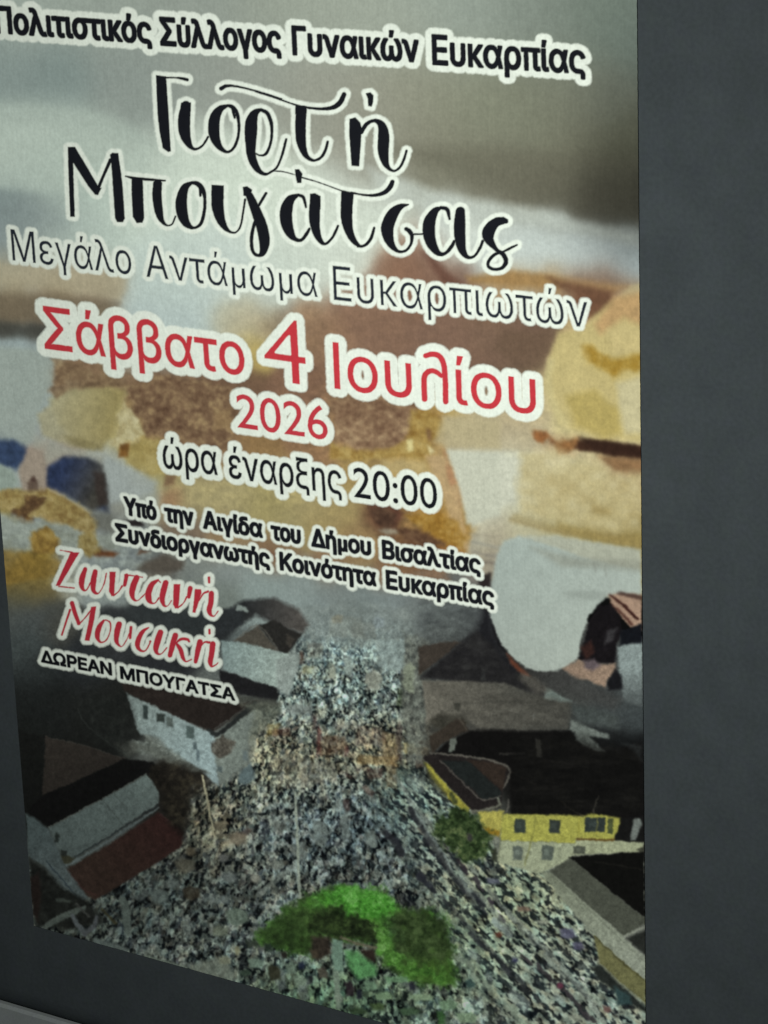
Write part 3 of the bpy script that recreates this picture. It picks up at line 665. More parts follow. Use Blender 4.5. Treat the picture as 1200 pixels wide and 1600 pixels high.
# ochre and red awnings in mid street, posts and dark gaps
Z_ = lambda p: Q(400, 940, 4.0, p)
rp = np.random.RandomState(8)
def patch(x0, y0, x1, y1, c_, op=.8, soft=2.2):
    j = lambda: rp.uniform(-.12, .12)
    w, h = x1 - x0, y1 - y0
    poly(Z_([(x0 + w * j(), y0 + h * j()), ((x0 + x1) / 2, y0 + h * j()), (x1 + w * j(), y0 + h * abs(j())), (x1 + w * j(), (y0 + y1) / 2), (x1 + w * j(), y1 + h * j()), ((x0 + x1) / 2 + w * j(), y1 + h * j()), (x0 + w * j(), y1 + h * j()), (x0 - w * abs(j()), (y0 + y1) / 2)]), c_, soft, None, .45, 4, op * .62)
for p_ in [(940,380,1012,560,(146,156,136),.8),(888,540,932,660,(80,95,60),.8),(880,760,918,1000,(64,48,46),.8),(640,960,880,1022,(146,118,76),.85),(800,820,880,1000,(142,118,84),.75),(930,880,1000,950,(148,128,76),.85),
           (1000,900,1085,960,(132,108,74),.85),(1000,980,1050,1030,(108,74,58),.8),(384,780,412,960,(96,48,46),.85),(420,840,560,960,(100,72,54),.7),(360,700,384,800,(60,40,42),.8),(72,760,150,840,(146,126,70),.8),(110,790,220,840,(80,52,44),.75),
           (100,930,330,1150,(142,137,122),.55),(300,1000,520,1120,(136,130,118),.5),(750,240,950,440,(148,162,160),.6),(480,90,660,210,(132,124,104),.4),(484,80,540,130,(166,140,98),.8),(740,70,812,132,(138,150,154),.8),(300,400,362,452,(166,160,120),.8),
           (275,310,300,380,(106,76,62),.8),(580,560,612,690,(36,38,42),.8),(760,580,800,680,(40,44,46),.8),(455,590,482,680,(38,42,46),.8),(600,130,760,230,(112,108,98),.55),(640,780,800,900,(112,90,84),.5),(450,380,500,470,(160,166,150),.6),
           (690,430,790,560,(152,156,146),.55),(200,640,340,720,(140,150,146),.6),(380,650,450,720,(150,150,134),.6),(330,250,420,360,(120,112,98),.6),(880,1040,960,1120,(70,84,80),.7),(960,1090,1060,1190,(150,166,164),.6),(820,1000,880,1180,(138,112,80),.6),(700,1040,800,1100,(84,58,50),.7),
           (500,740,640,800,(138,128,116),.5),(560,900,580,960,(96,52,52),.8),(1060,700,1090,800,(46,44,40),.6),(920,660,1050,760,(130,134,128),.5),(60,660,160,720,(90,98,88),.5)]:
    patch(*p_)
crust([(630,985),(672,1000),(676,1130),(664,1196),(636,1190),(628,1080)], (58,60,58), (108,111,105), (158,164,152), 4.5, 6, 5, .8, 81, None, 5, 16)
crust([(668,1128),(700,1118),(708,1150),(680,1180),(660,1190)], (40,38,34), (66,62,56), (104,102,92), 5, 5, 4, .7, 82, None, 5, 14)
crust([(470,950),(560,940),(650,950),(652,1000),(560,1012),(480,1000)], (96,102,100), (126,134,132), (160,168,164), 7, 5, 9, .55, 83, None, 4, 14)
for (x, y, w, h, c_) in [(594,972,16,16,(146,158,164)),(612,1022,40,44,(146,160,160)),(640,1060,16,40,(144,152,134)),(545,1040,12,26,(150,162,158)),(520,1052,10,20,(150,154,140)),(585,1066,22,28,(148,150,140)),(470,1106,40,14,(140,148,146)),(500,1300,22,34,(116,126,124)),(540,1290,14,40,(120,130,128)),(470,1330,24,20,(112,120,118)),(580,1310,20,26,(122,132,128)),(440,1290,20,16,(104,110,106))]:
    crust([(x-w/2,y-h/2),(x,y-h*.6),(x+w/2,y-h*.4),(x+w*.5,y+h*.5),(x,y+h*.55),(x-w*.5,y+h*.4)], np.array(c_)*.7, c_, np.array(c_)*1.12, 4, 5, 2, .75, int(x), None, 5, 8)
for st in ([(405,1397,9),(436,1371,9),(466,1346,8)], [(618,1212,6),(652,1262,7),(692,1310,7)], [(700,1336,5),(748,1396,7),(800,1456,8)], [(655,1290,5),(700,1352,6),(740,1404,6)], [(770,1400,6),(850,1480,8),(930,1570,10)]):
    brush(st, (134,142,136), 1.6, amp=.35, op=.6)
for st in ([(640,1262,8),(676,1318,9),(706,1366,8)], [(706,1366,7),(748,1420,7)], [(690,1400,7),(746,1462,8),(800,1520,8)], [(604,1300,10),(628,1330,8)]):
    brush(st, (44,46,50), 2, amp=.5, op=.6)
# poles in the square
brush([(598,1350,2),(560,1260,2)], (100,104,100), 1, op=.0)

# far house
poly([(338,985),(352,962),(378,938),(430,934),(468,952),(483,976),(474,990),(440,980),(400,960),(345,1002)], (40,42,44), 4, s_far, .15, grad=((84,80,78), (380,960), (470,965)))
poly([(330,955),(352,950),(380,948),(380,975),(345,995),(318,990)], (44,47,50), 3, s_far, .1)
poly([(372,945),(386,948),(388,956),(370,952)], (130,140,138), 1.5, s_far)
poly([(366,1000),(404,977),(437,1017),(400,1010)], (78,74,68), 1.5, s_far, .08)
poly([(404,977),(430,968),(452,982),(473,990),(451,1021),(437,1017)], (40,39,38), 1.5, s_far, .12)
brush([(366,1000,2),(404,977,2),(437,1016,2)], (100,98,92), 1, op=.8)
poly([(449,990),(462,998),(455,1010),(448,1006)], (64,60,56), 2)
poly([(346,1000),(380,1003),(437,1017),(454,1022),(446,1046),(434,1076),(392,1062),(350,1046)], (128,144,145), 1.5, s_far, .1, 5, grad=((158,172,168), (350,1020), (440,1040)))
poly([(432,1030),(454,1022),(462,1010),(470,1030),(452,1090),(434,1076)], (146,156,154), 3, s_far, .14)
poly([(344,1046),(392,1061),(432,1074),(436,1086),(430,1098),(372,1082),(345,1070)], (30,30,32), 1.6, s_far, .1)
poly([(374,1086),(430,1092),(440,1100),(420,1108),(376,1098)], (70,72,68), 3, s_far, .15)
# mid house
poly([(186,1056),(280,1080),(378,1100),(402,1094),(334,1143),(270,1118),(196,1080)], (37,32,30), 2, s_mid, .15)
poly([(199,1083),(270,1116),(337,1148),(340,1180),(343,1228),(312,1202),(262,1172),(217,1145)], (116,127,127), 1.6, s_mid, .12, 5, grad=((138,154,158), (215,1110), (325,1180)))
poly([(337,1150),(352,1140),(400,1108),(418,1112),(388,1158),(391,1190),(345,1226),(338,1190)], (116,124,120), 2, s_mid, .16, 6)
brush([(328,1141,6),(342,1146,7),(372,1122,8),(400,1098,7)], (38,41,41), 1.2, lab=s_mid)
brush([(336,1138,1.5),(370,1115,1.5),(398,1092,1.5)], (86,90,88), .8, op=.8)
crust([(333,1160),(350,1150),(368,1160),(362,1176),(344,1184),(332,1176)], (44,40,36), (72,66,60), (112,110,102), 4, 4, 2.5, .85, 72, s_mid)
for (x, y, w, h, c_) in [(228,1112,8,20,(46,54,54)),(252,1121,12,13,(46,52,50)),(266,1128,10,14,(76,84,82)),(298,1143,13,19,(74,86,86)),(306,1166,6,11,(80,92,96)),(311,1180,4,16,(92,106,112)),(344,1201,7,8,(78,88,90)),(384,1180,8,14,(96,106,108))]:
    poly([(x-w/2,y-h/2-1),(x+w/2,y-h/2+1),(x+w/2,y+h/2+1),(x-w/2,y+h/2-1)], c_, 1.4, s_mid, .1)
poly([(222,1146),(250,1152),(262,1168),(258,1178),(240,1166)], (76,76,70), 3, s_mid, .3, 4, .55)
crust([(205,1158),(240,1156),(272,1172),(300,1190),(270,1190),(236,1178),(208,1176)], (60,64,60), (100,106,102), (138,146,142), 5, 4, 2.5, .8, 71)
poly([(200,1160),(240,1168),(330,1208),(300,1206),(250,1186)], (88,92,88), 3, s_mid, .2)
poly([(375,1205),(392,1192),(400,1214),(388,1226),(372,1222)], (92,106,110), 2.5, None, .12)
poly([(178,1160),(212,1158),(218,1176),(196,1184)], (68,70,66), 4, None, .25, op=.8)
brush([(122,1106,1.5),(135,1130,1.5),(170,1160,2),(205,1182,2.5)], (60,64,62), 1.3, op=.7)
# low house
poly([(30,1140),(72,1151),(67,1242),(42,1268),(34,1200)], (21,22,21), 3, s_low, .1)
poly([(72,1151),(130,1164),(196,1185),(150,1206),(67,1243)], (45,41,38), 1.4, s_low, .10)
brush([(72,1151,1.6),(130,1164,1.6),(196,1185,1.6)], (70,66,62), .8, op=.7)
brush([(84,1154,1),(84,1200,1),(82,1238,1)], (56,52,48), .8, op=.7)
poly([(196,1185),(240,1190),(250,1200),(232,1210),(150,1254),(78,1291),(42,1268),(67,1243),(150,1206)], (17,17,17), 1.5, s_low, .15)
poly([(230,1210),(242,1224),(251,1243),(250,1253),(180,1299),(112,1340),(100,1340),(84,1308),(77,1293),(150,1254)], (88,99,99), 1.4, s_low, .08, grad=((104,116,115), (100,1310), (230,1225)))
brush([(77,1292,1.6),(150,1253,1.6),(230,1209,1.6)], (112,118,112), .9, op=.8)
for k in range(9):
    f = k / 8.; brush([(92+138*f,1290-77*f,1.0),(108+140*f,1330-78*f,1.0)], (78,88,88), .9, op=.35)
for k in range(7):
    f = k / 6.; brush([(112+136*f,1350-78*f,1.2),(150+130*f,1398-80*f,1.2)], (40,30,27), 1.0, op=.35)
brush([(160,1248,1),(178,1270,1.2),(196,1292,1)], (66,72,70), .8, op=.8)
brush([(180,1240,1),(195,1258,1)], (74,80,78), .8, op=.7)
brush([(118,1338,2.2),(180,1301,2.2),(249,1256,2.2)], (44,52,55), .9)
brush([(104,1352,4.5),(150,1326,4),(200,1294,4),(249,1261,3.5)], (98,108,110), 1.1)
poly([(96,1334),(118,1340),(108,1350),(100,1350)], (58,58,46), 1.5)
poly([(97,1356),(106,1356),(160,1326),(248,1269),(270,1284),(288,1300),(284,1322),(240,1352),(200,1376),(150,1406),(128,1394)], (54,42,37), 1.5, s_low, .16, 8, grad=((58,38,36), (170,1370), (262,1292)))
brush([(112,1366,2),(132,1388,2),(152,1400,2)], (66,42,40), 1, op=.7)
brush([(252,1272,3),(270,1286,3),(286,1298,3)], (72,52,52), 1, op=.7)
poly([(41,1270),(56,1278),(77,1295),(90,1322),(103,1354),(140,1404),(128,1408),(98,1386),(70,1352),(46,1338)], (74,85,87), 2, s_low, .14, grad=((86,96,98), (45,1290), (110,1380)))
brush([(74,1346,2),(100,1376,2),(124,1404,2)], (48,58,66), 1)
poly([(88,1300),(94,1304),(92,1316),(86,1314)], (40,46,44), 1.5)
poly([(96,1326),(106,1330),(104,1338),(96,1336)], (40,44,42), 1.5)
# bottom left tents
poly([(46,1340),(72,1358),(100,1388),(140,1408),(160,1440),(110,1452),(56,1446)], (30,32,30), 4, None, .4, 7)
poly([(48,1372),(62,1362),(66,1400),(60,1440),(52,1430)], (34,28,26), 3, None, .2)
for pts, c_ in [([(70,1450,7),(90,1436,10),(118,1424,9),(132,1418,6)], (84,92,88)), ([(114,1430,6),(124,1446,8),(134,1458,8)], (88,94,98)), ([(134,1458,7),(148,1446,7),(152,1432,5)], (82,86,90)), ([(192,1404,10),(198,1420,12),(200,1455,11)], (88,98,94)), ([(120,1412,3),(140,1432,4)], (72,74,72)), ([(160,1420,3),(182,1442,5)], (60,58,42)), ([(92,1405,6),(110,1408,5)], (60,66,62))]:
    brush(pts, c_, 1.6)
brush([(150,1470,8),(178,1478,9),(200,1484,6)], (94,104,102), 2)
brush([(230,1494,6),(262,1504,6),(290,1512,5)], (106,116,108), 2)
poly([(300,1506),(352,1494),(372,1530),(340,1532),(300,1516)], (122,130,120), 4, None, .12, op=.8)
# red-white smears near the square's left side
for (x, y, s, c_) in [(345,1290,10,(126,118,100)),(372,1310,14,(134,124,108)),(350,1340,9,(120,122,120)),(290,1352,16,(104,102,90)),(300,1330,9,(92,84,70)),(400,1372,9,(150,150,140)),(432,1352,10,(122,128,122)),(250,1400,15,(104,116,114)),(270,1380,10,(112,122,120)),(360,1370,12,(118,126,126)),(300,1395,14,(62,56,46)),(345,1455,12,(124,132,116)),(372,1432,18,(112,128,116))]:
    poly([(x-s,y-s*.4),(x-s*.2,y-s*.8),(x+s*.9,y-s*.5),(x+s,y+s*.4),(x,y+s*.8),(x-s*.8,y+s*.5)], c_, 2.5, None, .18, 5, .8)

crust([(238,1196),(262,1186),(318,1206),(332,1226),(300,1250),(288,1310),(268,1290),(252,1262),(252,1236),(234,1210)], (16,15,13), (32,29,25), (62,57,46), 6, 6, 5, .8, 51)
crust([(372,1100),(400,1096),(440,1100),(436,1120),(404,1150),(392,1180),(388,1150),(400,1112)], (60,64,58), (104,108,98), (136,140,124), 6, 6, 4, .7, 52)
crust([(120,1090),(200,1086),(216,1144),(190,1180),(150,1160)], (20,22,22), (29,31,30), (44,47,45), 8, 8, 8, .6, 53)
crust([(680,905),(745,912),(752,960),(735,1000),(655,1000),(650,930)], (60,64,66), (92,97,98), (126,134,134), 12, 6, 8, .5, 55)
# right: roofs
poly([(655,1010),(690,1003),(722,1002),(690,1030),(655,1056)], (66,59,54), 2, None, .1)
poly([(722,1002),(746,985),(776,1014),(806,1058),(850,1084),(788,1068),(656,1060),(690,1030)], (40,39,41), 4, None, .12)
poly([(754,1045),(760,1044),(760,1062),(752,1062)], (74,76,76), 1.5)
poly([(660,1063),(720,1064),(788,1067),(850,1090),(896,1098),(893,1120),(888,1141),(820,1140),(748,1136),(726,1116),(690,1120),(668,1130)], (118,114,106), 2, s_band, .1, grad=((72,72,69), (690,1090), (860,1110)))
brush([(730,1098,2),(790,1096,2.5),(895,1100,2)], (66,66,62), 1.4, op=.8)
poly([(671,1126),(690,1112),(726,1117),(734,1130),(700,1140),(680,1136)], (64,62,56), 3, s_band, .25)
poly([(709,1097),(722,1098),(718,1112),(712,1108)], (38,40,36), 1.5)
poly([(833,1115),(838,1114),(834,1126)], (120,122,120), 1)
poly([(672,1150),(716,1122),(724,1124),(734,1140),(700,1156),(676,1176)], (60,53,47), 1.6, s_band, .1)
brush([(718,1122,2),(732,1142,2)], (92,86,78), 1)
poly([(734,1140),(800,1142),(890,1142),(910,1160),(950,1172),(1003,1160),(1006,1200),(1007,1272),(970,1278),(800,1272),(796,1202),(760,1190),(676,1178),(700,1158)], (18,17,17), 3, None, .2)
poly([(704,1154),(713,1152),(715,1160),(711,1172),(702,1174)], (108,114,108), 1.3)
poly([(853,1073),(862,1076),(894,1096),(874,1096),(852,1091)], (120,131,128), 2, None, .1)
poly([(893,1100),(935,1108),(966,1118),(966,1138),(900,1128)], (74,80,80), 5, None, .15)
poly([(893,1122),(912,1132),(952,1148),(952,1154),(922,1150),(946,1174),(930,1172),(900,1156),(898,1144),(890,1140)], (112,119,116), 2, None, .14, 5)
poly([(838,1154),(845,1155),(848,1184),(840,1182)], (76,74,70), 1.5)
brush([(782,1178,3),(820,1176,3)], (58,56,54), 1.5)
brush([(850,1186,2),(920,1198,2)], (50,47,45), 1.5, op=.7)
brush([(800,1206,1.5),(840,1226,1.5)], (44,38,36), 1.2, op=.7)
poly([(972,1160),(1003,1164),(1004,1190),(990,1172)], (54,58,60), 3, op=.6)
# yellow house
poly([(661,1183),(672,1178),(720,1179),(760,1186),(788,1192),(797,1204),(786,1236),(784,1262),(742,1270),(700,1226)], (37,33,33), 1.4, s_yel, .15)
poly([(690,1188),(732,1188),(784,1236),(782,1248),(756,1248),(722,1218)], (33,37,37), 1.5, s_yel, .1)
poly([(730,1186),(776,1191),(793,1200),(786,1234),(760,1212)], (52,43,38), 1.5, s_yel, .1)
brush([(674,1176,3),(720,1180,3),(774,1189,3.5),(797,1204,3),(788,1230,2.5)], (104,100,94), 1, lab=s_yel)
brush([(689,1188,2),(720,1218,2),(754,1248,2.4),(783,1243,2)], (92,88,84), .9, lab=s_yel)
brush([(740,1268,5),(762,1264,4),(783,1258,4)], (108,108,98), 1.2, lab=s_yel)
brush([(779,1246,3),(782,1256,4)], (120,122,112), 1)
brush([(796,1250,3),(792,1268,3)], (92,90,86), 1)
poly([(662,1190),(672,1194),(704,1232),(735,1262),(731,1271),(706,1252),(676,1216)], (158,152,68), 1.4, s_yel, .16, 4)
brush([(706,1240,6),(712,1252,8)], (70,74,44), 2)
poly([(660,1186),(700,1240),(702,1252),(672,1222)], (60,60,46), 2, op=.6)
poly([(747,1268),(788,1266),(786,1288),(780,1304),(760,1298),(752,1286)], (172,164,86), 1.6, s_yel, .1)
poly([(754,1290),(782,1298),(780,1306),(764,1302)], (148,120,44), 2, s_yel)
poly([(788,1271),(850,1272),(914,1274),(925,1270),(971,1278),(968,1292),(960,1311),(902,1310),(901,1317),(850,1315),(782,1313),(784,1290)], (168,166,84), 1.6, s_yel, .06, 5)
poly([(782,1313),(850,1315),(901,1317),(893,1340),(860,1358),(846,1364),(812,1356),(777,1346)], (158,164,140), 1.6, s_yel, .07)
poly([(901,1310),(960,1312),(1007,1316),(1004,1332),(960,1332),(893,1336)], (160,165,138), 1.5, s_yel, .06)
poly([(994,1326),(1008,1322),(1008,1333),(1000,1331)], (48,48,42), 1.5, op=.8)
brush([(902,1311,3),(960,1312,3.5)], (96,72,34), 1, op=.9)
brush([(838,1276,2.5),(832,1310,2.5),(820,1352,2)], (112,112,60), 1.2, op=.65)
brush([(782,1310,2),(780,1340,2)], (104,108,90), 1.2, op=.6)
for (x, y, w, h, c_) in [(814,1290,17,21,(54,62,58)),(868,1291,17,20,(52,58,55)),(931,1288,32,22,(48,55,54)),(955,1290,8,24,(70,76,50)),(810,1332,15,21,(96,104,98)),(857,1332,18,23,(88,96,90)),(906,1328,19,11,(84,88,78))]:
    poly([(x-w/2,y-h/2-.5),(x+w/2,y-h/2+.5),(x+w/2-1,y+h/2+.5),(x-w/2-1,y+h/2-.5)], c_, 1.2, s_yel, .1)
    poly([(x-w*.28,y-h*.22),(x+w*.1,y-h*.25),(x+w*.05,y+h*.15),(x-w*.3,y+h*.12)], np.array(c_) * 1.35, 1.6, None, .1, 5, .7)
for x in (906, 935, 948): brush([(x,1277,1.6),(x-2,1302,1.6)], (176,166,70), .8, op=.6)
brush([(912,1276,2),(890,1262,1.6),(878,1252,1.6)], (62,58,50), 1, op=.9)
brush([(928,1268,3),(936,1243,2.5)], (92,88,80), 1)
brush([(882,1252,1.5),(920,1250,1.5)], (52,50,46), 1, op=.7)
poly([(971,1278),(1006,1276),(1008,1316),(962,1312)], (22,22,22), 2, None, .15)
poly([(990,1280),(1000,1278),(1004,1286),(994,1312),(986,1312)], (116,122,120), 1.5, None, .12)
# corner house
poly([(889,1338),(1007,1330),(1009,1434),(960,1396)], (15,15,14), 1.4, s_cor, .15)
brush([(930,1346,1.5),(1006,1358,1.5)], (44,42,38), 1, op=.6)
poly([(859,1361),(891,1339),(960,1396),(1010,1435),(1010,1442),(975,1463)], (76,79,71), 1.5, s_cor, .08)
poly([(846,1362),(859,1361),(918,1412),(975,1463),(1010,1496),(1011,1532),(960,1492),(900,1430)], (126,132,116), 1.6, s_cor, .1, grad=((146,152,140), (860,1370), (990,1500)))
brush([(856,1362,1.6),(918,1418,1.6),(1008,1502,1.6)], (92,96,86), 1, op=.5)
poly([(928,1462),(960,1492),(1010,1531),(1011,1570),(975,1538),(938,1504)], (108,107,74), 1.6, s_cor, .12)
brush([(930,1463,2.5),(970,1500,2.5),(1008,1531,2.5)], (78,76,48), 1)
brush([(936,1504,2.5),(980,1544,2.5),(1008,1566,2.5)], (136,140,118), 1)
brush([(976,1462,4),(1005,1449,3.5)], (138,142,132), 1)
poly([(980,1465),(1010,1452),(1011,1494)], (40,42,40), 2, s_cor)
poly([(936,1506),(960,1528),(980,1546),(1011,1574),(1012,1584),(970,1556),(936,1530),(926,1512)], (38,42,40), 3, None, .2)
poly([(960,1540),(984,1554),(988,1568),(966,1570)], (52,72,74), 3, None, .2)
# tree beside the yellow house
poly([(768,1326),(776,1324),(778,1342),(770,1344)], (52,56,46), 2)
poly([(752,1300),(776,1306),(778,1314),(756,1308)], (150,152,140), 2.5)
crust([(672,1296),(684,1274),(702,1262),(736,1268),(752,1286),(768,1302),(768,1326),(750,1346),(734,1350),(716,1336),(694,1322)], (26,38,20), (52,70,40), (94,108,68), 6, 5, 5, .95, 61, s_tree, 6.5, 20)
crust([(800,1150),(890,1146),(1004,1176),(1006,1268),(900,1268),(800,1262)], (10,10,10), (18,18,17), (34,33,31), 26, 7, 8, .6, 62)
crust([(744,986),(776,1016),(800,1056),(760,1062),(660,1056),(700,1024)], (26,26,28), (42,41,43), (66,66,66), 14, 7, 5, .6, 63)
crust([(672,1066),(850,1086),(890,1100),(886,1136),(760,1134),(690,1116)], (66,64,60), (92,89,83), (124,120,112), 22, 5, 5, .45, 64)
# lawn
G = [([(404,1466),(424,1440),(452,1418),(480,1402),(520,1400),(530,1440),(500,1460),(486,1492),(440,1480)], (58,82,42), .35),
     ([(446,1430),(478,1420),(500,1418),(502,1450),(460,1456)], (50,62,36), .4),
     ([(470,1412),(500,1398),(534,1386),(560,1392),(600,1398),(616,1420),(598,1436),(575,1440),(560,1432),(540,1420),(500,1414),(480,1424)], (74,128,46), .45),
     ([(530,1390),(560,1396),(600,1404),(606,1418),(586,1432),(562,1430),(545,1412)], (74,142,50), .5),
     ([(576,1432),(592,1438),(602,1466),(612,1496),(650,1500),(690,1530),(706,1538),(680,1540),(640,1524),(598,1506),(590,1470)], (78,116,50), .45),
     ([(492,1424),(530,1418),(560,1440),(588,1450),(592,1468),(580,1472),(540,1462),(490,1456)], (34,42,27), .4),
     ([(610,1440),(624,1424),(650,1420),(684,1436),(698,1450),(708,1492),(690,1512),(650,1504),(616,1482),(622,1460)], (48,60,34), .5),
     ([(612,1494),(650,1498),(700,1506),(712,1530),(700,1542),(640,1526)], (68,98,42), .45),
     ([(596,1426),(616,1426),(622,1442),(600,1444)], (44,58,36), .3),
     ([(608,1450),(630,1452),(634,1470),(614,1466)], (96,134,84), .3)]
crust([(398,1468),(450,1418),(480,1398),(530,1384),(600,1394),(640,1418),(690,1428),(710,1490),(712,1540),(640,1530),(600,1508),(588,1474),(500,1464),(486,1494),(440,1484)], (30,46,24), (56,92,40), (96,150,66), 7, 6, 7, .95, 41, s_lawn, 5.5, 22)
for pts, c_, am in G:
    crust(pts, np.array(c_) * .62, c_, np.array(c_) * 1.35, 7, 6, 7, .7, int(pts[0][0]), s_lawn, 5, 20)
crust([(470,1412),(534,1384),(600,1394),(616,1420),(598,1438),(562,1434),(500,1418)], (44,92,32), (76,142,54), (120,180,96), 6, 5, 5, .8, 42, s_lawn, 5.5, 22)
crust([(588,1430),(604,1440),(612,1490),(660,1506),(704,1528),(690,1540),(620,1516),(590,1480)], (44,78,32), (76,124,52), (110,160,86), 6, 5, 5, .7, 43, s_lawn, 5.5, 22)
crust([(612,1440),(650,1422),(690,1436),(706,1490),(660,1502),(618,1484)], (24,34,20), (48,64,36), (78,96,60), 7, 7, 6, .8, 44, s_lawn, 5.5, 22)
crust([(404,1466),(450,1424),(496,1406),(510,1440),(486,1490),(440,1480)], (34,48,26), (54,78,40), (78,106,58), 8, 7, 7, .7, 45, s_lawn, 5.5, 22)
for k in range(110):
    x = 470 + 240 * rs.rand(); y = 1392 + 140 * rs.rand()
    if k > 50: break
    if LAB[np.unravel_index(np.argmin((U - x) ** 2 + (V - y) ** 2), U.shape)] != s_lawn: continue
    s = 2.5 + 4 * rs.rand(); br = rs.rand()
    near = (x < 612 and y < 1430) or (585 < x < 612)
    c_ = np.array([84,150,54] if near else [60,82,42]) * (0.55 + .75 * br)
    poly([(x-s,y-s*.3),(x,y-s),(x+s,y-s*.2),(x+s*.5,y+s),(x-s*.6,y+s*.7)], c_, 1.6, None, .2, 4, .75)
crust([(490,1424),(530,1416),(586,1446),(592,1470),(540,1464),(488,1460)], (18,24,15), (34,44,26), (62,80,44), 6, 5, 5, .85, 46, s_lawn, 5.5, 22)
crust([(514,1398),(534,1386),(606,1398),(616,1418),(590,1434),(560,1428),(536,1410)], (50,104,34), (84,156,60), (128,190,104), 4.5, 4, 4, .85, 47, s_lawn, 6, 20)
crust([(590,1440),(604,1452),(612,1488),(650,1504),(612,1506),(594,1480)], (52,88,36), (88,138,62), (124,170,98), 5, 4, 4, .8, 48, s_lawn, 6, 20)
# below the lawn: pale poster, dark door, green white patches
poly([(520,1466),(536,1470),(538,1516),(524,1520),(518,1490)], (114,140,126), 1.6, None, .08)
brush([(526,1520,10),(528,1545,9),(530,1572,8)], (122,138,124), 1.8)
poly([(562,1484),(586,1482),(588,1502),(576,1504)], (46,38,34), 2.5, None, .2)
brush([(534,1464,4),(560,1474,4),(588,1480,4)], (104,100,84), 1.6)
poly([(488,1462),(516,1464),(518,1490),(496,1500),(488,1490)], (54,48,42), 3, None, .4, 5)
poly([(540,1484),(560,1486),(590,1510),(588,1524),(560,1530),(545,1510)], (88,140,90), 4, None, .3, 6)
for (x, y, w, h, c_) in [(400,1505,26,12,(120,140,128)),(384,1520,18,6,(62,78,66)),(430,1520,22,20,(52,52,40)),(455,1512,18,14,(116,134,120)),(472,1508,10,10,(34,40,60)),(470,1532,22,14,(126,144,128)),(486,1530,9,9,(30,32,36)),(492,1490,12,12,(68,60,50)),(505,1520,18,14,(78,74,66)),(547,1545,16,20,(40,32,38)),(562,1553,10,14,(28,30,40)),(530,1560,14,10,(120,132,120)),(580,1540,22,12,(112,140,116)),(600,1556,30,10,(120,146,116)),(645,1541,11,9,(34,36,46)),(620,1530,40,8,(106,140,108)),(660,1558,40,9,(126,146,120)),(700,1570,30,14,(112,138,112)),(640,1580,34,9,(66,88,66)),(590,1572,24,9,(60,76,48)),(735,1536,14,10,(60,82,80)),(560,1580,30,8,(50,66,46)),(690,1590,14,20,(58,92,54)),(730,1590,34,14,(128,150,124)),(420,1480,14,10,(38,50,42)),(395,1475,22,8,(58,66,58)),(445,1492,10,8,(36,32,30)),(352,1500,20,10,(134,138,120)),(372,1485,8,12,(150,148,120))]:
    poly([(x-w/2,y-h/2),(x+w*.2,y-h/2-2),(x+w/2,y-h*.1),(x+w*.4,y+h/2),(x-w*.3,y+h/2+1)], c_, 2, None, .2, 5, .9)
brush([(462,1238,4),(466,1320,4),(469,1402,5)], (158,167,156), 1.2, op=.95)
brush([(317,1212,3.5),(326,1255,3.5),(335,1302,3.5)], (166,162,138), 1)
# sign frame and bright goods near bottom of road
for (x, y, w, h, c_) in [(780,1460,12,9,(110,66,52)),(806,1500,10,9,(50,52,84)),(888,1458,26,18,(92,92,116)),(905,1478,20,14,(84,82,106)),(876,1540,10,9,(110,56,76)),(950,1576,14,10,(104,72,70)),(820,1420,24,9,(116,96,84)),(772,1376,22,10,(90,94,110)),(910,1510,14,9,(100,108,104)),(735,1308,10,12,(54,50,56)),(900,1590,26,12,(150,156,142)),(850,1440,20,8,(150,154,140))]:
    poly([(x-w/2,y-h/2),(x+w*.3,y-h/2+1),(x+w/2,y+h*.2),(x+w*.1,y+h/2),(x-w*.4,y+h*.3)], c_, 2, None, .2, 5, .85)

# cup, hand and sleeve over everything
cup = [(770,905),(776,868),(788,846),(812,838),(850,848),(905,868),(960,882),(1003,890),(1003,926),(975,928),(954,928),(936,944),(921,962),(908,1000),(904,1028),(890,1040),(870,1047),(850,1049),(826,1044),(800,1026),(782,1002),(768,970),(765,935)]
poly([(785,846),(812,836),(870,836),(940,848),(1003,858),(1003,930),(900,935)], (184,186,172), 2.5, s_cup, .05)
poly(cup, (176,187,184), 1.8, s_cup, .025, 14, grad=((188,197,192), (780,890), (870,1040)))
poly([(830,855),(900,870),(1003,876),(1003,892),(950,888),(880,885)], (150,152,142), 5, s_cup, .1, op=.6)
poly([(880,925),(930,922),(960,930),(930,938),(890,934)], (156,164,160), 4, s_cup, .03, op=.7)
brush([(930,880,2),(932,894,2)], (120,120,116), 1.5, op=.6)
brush([(946,884,2),(948,900,2)], (126,126,120), 1.5, op=.6)
poly([(952,928),(975,926),(1003,928),(1004,985),(992,984),(975,968),(956,944)], (180,150,132), 1.8, s_hand, .08)
brush([(955,929,4),(975,945,5),(996,966,5)], (62,34,30), 1.2)
brush([(968,926,5),(985,930,6),(1003,933,7)], (70,50,46), 1.6, op=.9)
brush([(955,943,4),(970,956,5),(988,974,5)], (76,46,40), 1.5, op=.8)
poly([(936,946),(955,942),(970,962),(974,986),(964,1004),(962,1036),(944,1036),(915,1036),(905,1030),(914,1002),(922,968)], (24,21,24), 1.6, s_hand, .25)
poly([(950,985),(966,980),(958,1000),(944,1008)], (72,70,74), 3, s_hand, .2, op=.8)
poly([(908,1012),(924,1000),(930,1018),(916,1030)], (62,40,36), 3, s_hand, .2, op=.9)
poly([(880,1044),(905,1030),(920,1038),(945,1038),(963,1036),(962,1048),(950,1062),(945,1074),(920,1062),(900,1060)], (160,136,120), 2.5, s_hand, .1)
